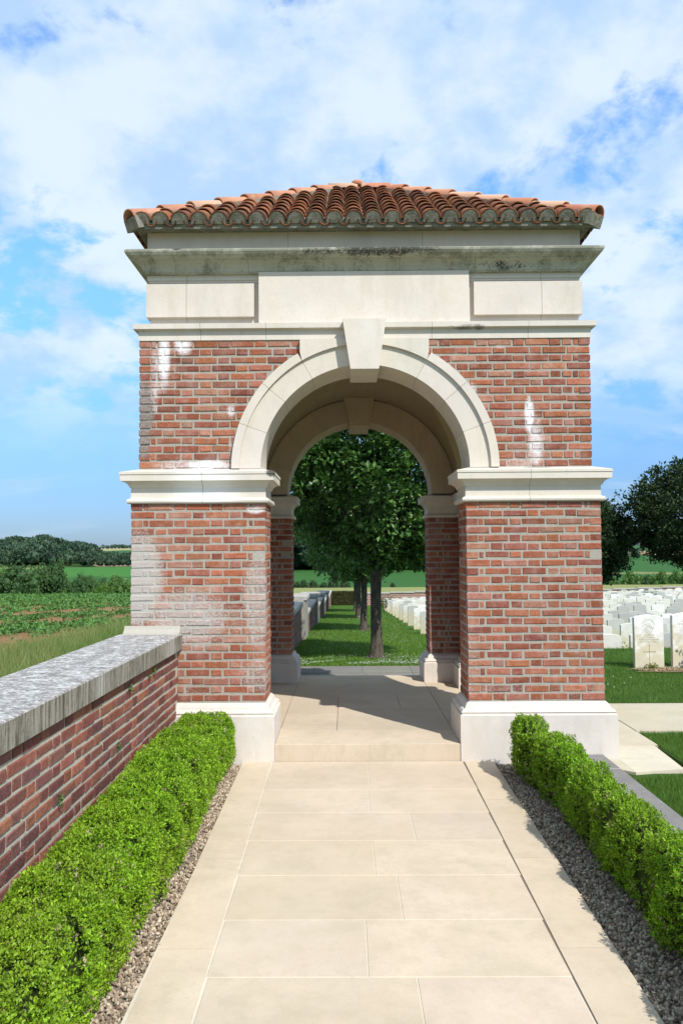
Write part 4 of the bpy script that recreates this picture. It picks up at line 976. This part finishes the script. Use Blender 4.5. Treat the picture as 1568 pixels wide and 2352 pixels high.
# ================================================================ HEADSTONES
def hs_mat():
    m = NM('headstone', .9, .2); oi = m.n('ShaderNodeObjectInfo'); r = oi.outputs['Random']
    m_r = m.n('ShaderNodeValToRGB'); m.l(r, m_r.inputs[0]); e = m_r.color_ramp; e.elements[0].color = (.62, .60, .54, 1); e.elements[1].color = (.72, .71, .67, 1)
    x = e.elements.new(.30); x.color = (.64, .62, .56, 1); x = e.elements.new(.42); x.color = (.36, .36, .345, 1); x = e.elements.new(.75); x.color = (.48, .475, .45, 1); x = e.elements.new(.84); x.color = (.74, .73, .70, 1)
    c = m_r.outputs[0]; z = m.xyz(m.obj)[2]
    c = m.mix(m.mr(m.math('SUBTRACT', m.noise(7, 5, .65, vec=m.obj), m.math('MULTIPLY', z, .55)), .12, .42, 0, .75), c, (.50, .42, .24))
    c = m.mix(m.mr(m.noise(5, 6, .7, vec=m.pos), .45, .75, 0, .45), c, (.38, .37, .33))
    m.col(c); m.bump(m.noise(90, 4, .7), .002, .5); return m.m
M_hs = hs_mat()
def engr():
    m = NM('engraved line', .95, .1); m.col(m.mix(m.mr(m.noise(30, 3, .6), .3, .7), (.30, .25, .15), (.40, .34, .22))); return m.m
M_eng = engr()
def stone_mb(w_=.43, h=.79, d=.076, rise=.038):
    mb = MB(); N = 12; P = [(-w_/2, -.15), (w_/2, -.15), (w_/2, h-rise)]+[(w_/2-w_*i/N, h-rise+rise*(1-((i-N/2)/(N/2))**2)) for i in range(1, N)]+[(-w_/2, h-rise)]
    b = .004; Q = [(x*(1-2*b/w_), z-(b if z > .1 else 0)) for x, z in P]; n = len(P)
    V = [(x, -d/2, z) for x, z in Q]+[(x, -d/2+b, z) for x, z in P]+[(x, d/2-b, z) for x, z in P]+[(x, d/2, z) for x, z in Q]
    F = [tuple(range(n)), tuple(range(3*n, 4*n))[::-1]]
    for k in range(3): F += [(k*n+i, k*n+n+i, k*n+n+(i+1) % n, k*n+(i+1) % n) for i in range(n)]
    mb.add(V, F); return mb
HB = 'rows of white headstones in the cemetery'
proto = stone_mb().build('headstone', M_hs, loc=(0, 0, 0)); proto_used = False
def stone_at(x, y, z, lab, rz=0, sc=(1, 1, 1), group=HB):
    global proto_used
    o = proto if not proto_used else proto.copy()
    if proto_used: COL.objects.link(o)
    proto_used = True; o.location = (x, y, z); o.rotation_euler = (rnd.uniform(-.012, .012), rnd.uniform(-.012, .012), rz+rnd.uniform(-.03, .03)); o.scale = sc
    tag(o, lab, 'headstone', group); return o
zs_ = float(up_z(np.array(4.27), np.array(4.66)))
def txt(s, x, z, size, parent, name='inscription'):
    cu = bpy.data.curves.new(name, 'FONT'); cu.body = s; cu.size = size; cu.align_x = 'CENTER'; cu.extrude = .0008; cu.materials.append(M_eng)
    t = bpy.data.objects.new(name, cu); COL.objects.link(t); dg = bpy.context.evaluated_depsgraph_get(); me = bpy.data.meshes.new_from_object(t.evaluated_get(dg)); bpy.data.objects.remove(t)
    if not me.materials: me.materials.append(M_eng)
    o = bpy.data.objects.new(name, me); COL.objects.link(o); o.parent = parent; o.location = (x, -.0385, z); o.rotation_euler = (pi/2, 0, 0); return o
near = stone_at(4.27, 4.70, zs_, 'nearest full headstone right of the gateway, engraved with a badge, lettering and a long cross', group=None)
del_keys = [k for k in ('group',) if k in near]
for k in del_keys: del near[k]
mb = MB(); n = 28
def ring(cx0, cz0, r, w_, a0, a1):
    V = []; m_ = max(6, int(abs(a1-a0)/2/pi*36))
    for i in range(m_+1):
        a = a0+(a1-a0)*i/m_
        for rr in (r, r-w_): V.append((cx0+rr*cos(a), -.0390, cz0+rr*sin(a)))
    mb.add(V, [(2*i, 2*i+1, 2*i+3, 2*i+2) for i in range(m_)])
ring(0, .575, .055, .005, 0, 2*pi); ring(.0, .635, .088, .006, -.1, pi*.62)
for i in range(6):
    a = pi*(.62+.055*i); ring(.088*cos(a)*1.0, .635+.088*sin(a), .012, .004, a-.9, a+1.2)
ring(-.05, .60, .05, .005, pi*.35, pi*.95); ring(.055, .63, .04, .005, pi*1.2, pi*1.8); ring(0, .575, .030, .003, 0, 2*pi)
mb2 = MB(); mb2.v = [v for v in mb.v]; mb2.f = mb.f; mb2.sm = mb.sm; mb2.c = mb.c; mb2.n = mb.n
e = mb2.build('badge', M_eng); e.parent = near; e.matrix_parent_inverse = Matrix.Identity(4)
mb = MB(); mb.box(-.006, .006, -.0392, -.037, .03, .355); mb.box(-.088, .088, -.0394, -.037, .243, .255); mb.box(-.012, .012, -.0393, -.037, .350, .356); mb.box(-.091, -.087, -.0395, -.037, .237, .261); mb.box(.087, .091, -.0395, -.037, .237, .261)
e = mb.build('cross', M_eng); e.parent = near
for s_, z, sz in (('2716 PRIVATE', .485, .026), ('M. MCNENEY', .450, .028), ('ROYAL MUNSTER FUSILIERS', .418, .024), ('9TH SEPTEMBER 1916 AGE 19', .386, .0225)): txt(s_, 0, z, sz, near)
s2 = stone_at(4.83, 4.72, zs_, 'headstone at the right edge with plant stems before it, beside the engraved one', sc=(1, 1, 1.03)); del s2['group']
for s_, z, sz in (('A SOLDIER', .66, .03), ('OF THE GREAT WAR', .62, .028)): txt(s_, 0, z, sz, s2)
s3 = stone_at(5.40, 4.70, zs_, 'headstone just beyond the right edge of the picture on the upper lawn'); del s3['group']
nth = ['first', 'second', 'third', 'fourth', 'fifth', 'sixth', 'seventh', 'eighth', 'ninth', 'tenth', 'eleventh', 'twelfth', 'thirteenth', 'fourteenth', 'fifteenth', 'sixteenth', 'seventeenth', 'eighteenth']
ords = ['first', 'second', 'third', 'fourth', 'fifth', 'sixth', 'seventh', 'eighth', 'ninth', 'tenth', 'eleventh', 'twelfth', 'thirteenth', 'fourteenth', 'fifteenth']
cnt = 0; row_first = {}
for k in range(15):
    D = 14.9+2.7*k; y = D+CAM[1]; x = 2.39; i = 0; ci = {}; ph = (4.66-2.39) % .6 if k == 0 else rnd.uniform(0, .1)
    while True:
        X = 2.39+ph+i*.60 if k == 0 else 2.39+i*.60+rnd.uniform(-.02, .02); i += 1
        px = 799+(X-CAM[0])/D*1829
        if px > 1640: break
        if (862 < px < 1000 and k >= 3) or (px > 1368):
            if rnd.random() < .06 and not 862 < px < 1000: continue
            where = 'seen through the arch' if px < 1000 else 'seen right of the gateway'
            j_ = ci.get(where, 0); ci[where] = j_+1
            stone_at(X, y+rnd.uniform(-.04, .04), zg(X, y)-rnd.uniform(0, .04), ('headstone %s from the left in the %s lower row, %s' % (nth[j_], ords[k], 'through the arch' if px < 1000 else 'right of the gateway')), sc=(rnd.uniform(.95, 1.03), 1, rnd.uniform(.94, 1.05)), group='headstones of the %s row, %s' % (ords[k], where)); cnt += 1
print('headstones', cnt)
# bare earth in front of the near stones, with small plants
def dirt_mat():
    m = NM('bare soil', .95, .1); m.col(m.mix(m.mr(m.noise(30, 5, .7), .3, .7), (.30, .21, .13), (.16, .105, .065))); m.bump(m.noise(40, 5, .75), .02, 1.0); return m.m
mb = MB(); N = 40; cxs, cys = 4.75, 4.52; V = [(cxs, cys, zs_+.02)]
for i in range(N): a = 2*pi*i/N; k = 1+.12*sin(a*5+1)+.08*sin(a*9); V.append((cxs+.82*k*cos(a), cys+.24*k*sin(a), zs_+.004))
mb.add(V, [(0, 1+i, 1+(i+1) % N) for i in range(N)], smooth=True); struct(mb.build('soil_bed', dirt_mat()))
rs = np.random.RandomState(5); mb = MB(); n = 420; a = rs.uniform(0, 2*pi, n); r = rs.uniform(0, 1, n)**.5
P = np.stack([cxs+.8*r*np.cos(a), cys+.23*r*np.sin(a), np.full(n, zs_+.016)], -1); M = rotmats(n, rs)*(rs.uniform(.008, .025, n)[:, None]*np.array([1, .8, .5]))[:, None, :]
inst(mb, IV, IF, P, M, jitcol(n, rs, (.34, .25, .16), (.20, .13, .08))); tag(mb.build('soil_clods', M_peb), None, None, kind='stuff')
def plant(name, label, x, y, z, h, w_, n, ca, cb, size, seed, group=None, cat='plant', stems=5):
    rs = np.random.RandomState(seed); root = thing(name, label, cat, (x, y, z), group); mb = MB(); s = MB()
    ends = []
    for k in range(stems):
        a = rs.uniform(0, 2*pi); e = np.array([x+cos(a)*w_*rs.uniform(.2, .6), y+sin(a)*w_*.5, z+h*rs.uniform(.6, 1)]); ends.append(e); b = np.array([x+rs.uniform(-.02, .02), y, z-.02]); tube(s, [b, (b+e)/2+[0, 0, h*.1], e], [.006, .005, .003], (.10, .09, .04), 5, k)
    s.build('stem', M_wood, root)
    E = np.array(ends); ix = rs.randint(0, stems, n); t = rs.uniform(.35, 1.05, n)[:, None]; P = np.array([x, y, z])*(1-t)+E[ix]*t+rs.randn(n, 3)*np.array([w_*.18, w_*.15, h*.07])
    P[:, 2] = np.maximum(P[:, 2], z+.005); inst(mb, LEAF, LEAFF, P, leafmats(n, rs, size, .7, .5), jitcol(n, rs, ca, cb)); mb.build('leaves', M_leafd, root); return root
plant('small_plant', 'small green and reddish plant at the foot of the engraved headstone', 4.30, 4.56, zs_, .10, .18, 90, (.10, .20, .03), (.24, .16, .04), .04, 1)
plant('flower_plant', 'tall dark leafy plant before the headstone at the right edge', 5.02, 4.45, zs_, .55, .35, 220, (.035, .07, .02), (.07, .12, .03), .06, 2)
plant('green_shrub', 'bright green shrub between white headstones just right of the pier', 4.98, 8.05, zg(5, 8)-.02, .62, .25, 260, (.10, .22, .02), (.16, .30, .03), .05, 3)
for i, (px, D, h, w_, ca, cb, lb) in enumerate([(1322+0*1, 33, .1, .1, (.05, .1, .02), (.1, .2, .03), None), (905, 46, .95, .45, (.03, .07, .02), (.06, .12, .03), None)]):
    pass
X = gx(882, 47.5); plant('dark_shrub', 'dark spiky shrub at the near end of the headstone rows seen through the arch', X, 47.5+CAM[1], zg(X, 47.5+CAM[1]), 1.0, .9, 420, (.025, .06, .018), (.05, .10, .025), .10, 6, stems=9)
X = gx(1483, 45); plant('rose_bush', 'rose bush with pink flowers among the far headstones', X, 44.2+CAM[1], zg(X, 44.2+CAM[1]), .9, 1.0, 420, (.05, .12, .03), (.10, .20, .05), .09, 7, stems=7, cat='bush')
X = gx(1515, 44); plant('rose_bush', 'small orange-flowered bush beside the far headstones', X, 41.2+CAM[1], zg(X, 41.2+CAM[1]), .8, .5, 200, (.30, .10, .05), (.10, .20, .05), .08, 8, stems=4, cat='bush')
X = gx(1560, 20); plant('lavender_plant', 'purple-stemmed plant before the headstones at the right edge', X, 19.0+CAM[1], zg(X, 19.+CAM[1]), .65, .4, 240, (.16, .07, .12), (.12, .10, .10), .05, 9, stems=8)
X = gx(1384, 31); plant('small_shrub', 'small green plant in the tenth headstone row by the pier', X, 27.8+CAM[1], zg(X, 27.8+CAM[1]), .4, .3, 100, (.05, .12, .03), (.10, .20, .05), .06, 10)

# ================================================================ GRASS, CROPS, DAISIES (uncountable)
BL = np.array([(-.5, 0, 0), (.5, 0, 0), (.0, .18, 1.0)]); BLF = np.array([(0, 1, 2)])
def blades(mb, X, Y, Z, h, wd, rs, ca, cb, lean=.5):
    n = len(X); a = rs.uniform(0, 2*pi, n); H = h*rs.uniform(.5, 1.2, n); L = H*lean*rs.uniform(0, 1, n); b = a+rs.uniform(-1, 1, n)+pi/2
    M = np.zeros((n, 3, 3)); M[:, 0, 0] = np.cos(a)*wd; M[:, 1, 0] = np.sin(a)*wd; M[:, 0, 1] = 0; M[:, 0, 2] = np.cos(b)*L; M[:, 1, 2] = np.sin(b)*L; M[:, 2, 2] = H
    inst(mb, BL, BLF, np.stack([X, Y, Z], -1), M, jitcol(n, rs, ca, cb))
M_grass = tint_mat('grass blades', .55, .25, .25)
rs = np.random.RandomState(21); GA, GB = (.065, .145, .020), (.13, .23, .038)
mb = MB()
def area(n, x0, x1, y0, y1): return rs.uniform(x0, x1, n), rs.uniform(y0, y1, n)
X, Y = area(52000, 2.76, 4.2, -.9, .97); blades(mb, X, Y, 0*X-.012, .045, .0035, rs, GA, GB, .7)
X, Y = area(30000, 2.07, 2.80, -2.6, -.47); k = ~((X < 2.72) & (Y > -.62+(X-2.2)*.2)); X, Y = X[k], Y[k]; blades(mb, X, Y, 0*X-.012, .045, .0035, rs, GA, GB, .7)
X, Y = area(70000, 2.3, 7.2, 2.45, 7.1); blades(mb, X, Y, up_z(X, Y), .04, .005, rs, GA, GB, .7)
dd = np.exp(rs.uniform(math.log(15.4), math.log(66), 90000)); aa = rs.uniform(-.075, .11, 90000); X = CAM[0]+aa*dd; Y = CAM[1]+dd
k = X > -1.42; X, Y, dd = X[k], Y[k], dd[k]; blades(mb, X, Y, ground_z(X, Y), .05, .012, rs, (.075, .15, .018), (.16, .26, .04), .7)
X, Y = area(70000, 2.07, 8.5, -6.5, 1.0); k = ~(((X > 2.76) & (X < 4.2) & (Y > -.9)) | ((X < 2.80) & (Y > -2.6))); X, Y = X[k], Y[k]; blades(mb, X, Y, 0*X-.012, .05, .007, rs, GA, GB, .7)
tag(mb.build('grass', M_grass), None, None, kind='stuff')
# daisies and clover heads
mb = MB(); n = 1500; dd = 15.6+rs.exponential(.8, n); X = rs.uniform(-1.4, 2.6, n); k = dd < 17.2
dd2 = np.exp(rs.uniform(math.log(17), math.log(45), 1500)); X2 = CAM[0]+rs.uniform(-.06, .1, 1500)*dd2; X = np.concatenate([X[k], X2]); dd = np.concatenate([dd[k], dd2]); Y = dd+CAM[1]
cl = vnoise(np.stack([X, Y, 0*X], -1), 1.6, 3) > -.1; cl &= X > -1.4; X, Y = X[cl], Y[cl]; n = len(X)
DV = np.concatenate([[(0, 0, .3)], [(cos(2*pi*i/6), sin(2*pi*i/6), 0) for i in range(6)]]); DF = np.array([(0, 1+i, 1+(i+1) % 6) for i in range(6)])
inst(mb, DV, DF, np.stack([X, Y, ground_z(X, Y)+.05], -1), rotmats(n, rs)*.3*0+np.eye(3)[None]*rs.uniform(.006, .011, n)[:, None, None], np.tile(np.array((.75, .75, .70)), (n, 1)))
for q in range(40):
    x, y = rs.uniform(3, 6), rs.uniform(2.6, 4.0); 
    if q % 4 == 0: inst(mb, DV, DF, np.array([[x, y, float(up_z(x, y))+.045]]), np.eye(3)[None]*.010, np.array([(.75, .75, .7)]))
tag(mb.build('daisies', tint_mat('daisy petals', .8, .2)), None, None, kind='stuff')
# tall verge grass outside the left wall and the crop
mb = MB(); n = 110000; D = np.exp(rs.uniform(math.log(5), math.log(34), n)); X = -2.3-rs.uniform(0, 1, n)**.8*(5.6+D*.03); Y = CAM[1]+D
pn = vnoise(np.stack([X, Y*.6, 0*X], -1), 1.3, 40)+rs.randn(n)*.3; k = pn > .10
blades(mb, X[k], Y[k], ground_z(X[k], Y[k]), .46, .010, rs, (.12, .18, .045), (.30, .31, .12), 1.1); blades(mb, X[~k], Y[~k], ground_z(X[~k], Y[~k]), .40, .010, rs, (.06, .15, .025), (.17, .26, .05), .9)
tag(mb.build('verge_grass', M_grass), None, None, kind='stuff')
mb = MB(); n = 7500; D = np.exp(rs.uniform(math.log(9), math.log(88), n)); a = rs.uniform(-.50, -.2, n); X = CAM[0]+a*D; Y = CAM[1]+D
k = (X < -8.2-rs.uniform(0, 1, len(X))) & (vnoise(np.stack([X*.9, Y*.35, 0*X], -1), 1.7, 12)+rs.randn(n)*.12 > .36-1.3*np.clip((D-44)/40, 0, 1)); X, Y, D = X[k], Y[k], D[k]
per = 22; n = len(X); sp = np.repeat(.09+.0028*D, per)
P = np.stack([np.repeat(X, per), np.repeat(Y, per), np.repeat(ground_z(X, Y), per)], -1)+rs.randn(n*per, 3)*np.stack([sp*1.2, sp*1.2, 0*sp], -1)
P[:, 2] += rs.uniform(.02, .19, n*per); M = leafmats(n*per, rs, 1, .9, .75); M *= np.repeat(.055+.0022*D, per)[:, None, None]
inst(mb, LEAF, LEAFF, P, M, jitcol(n*per, rs, (.050, .135, .028), (.12, .235, .055)))
tag(mb.build('crop_plants', M_leafd), None, None, kind='stuff')
for o in list(bpy.data.objects):
    if '_base' in o: del o['_base']
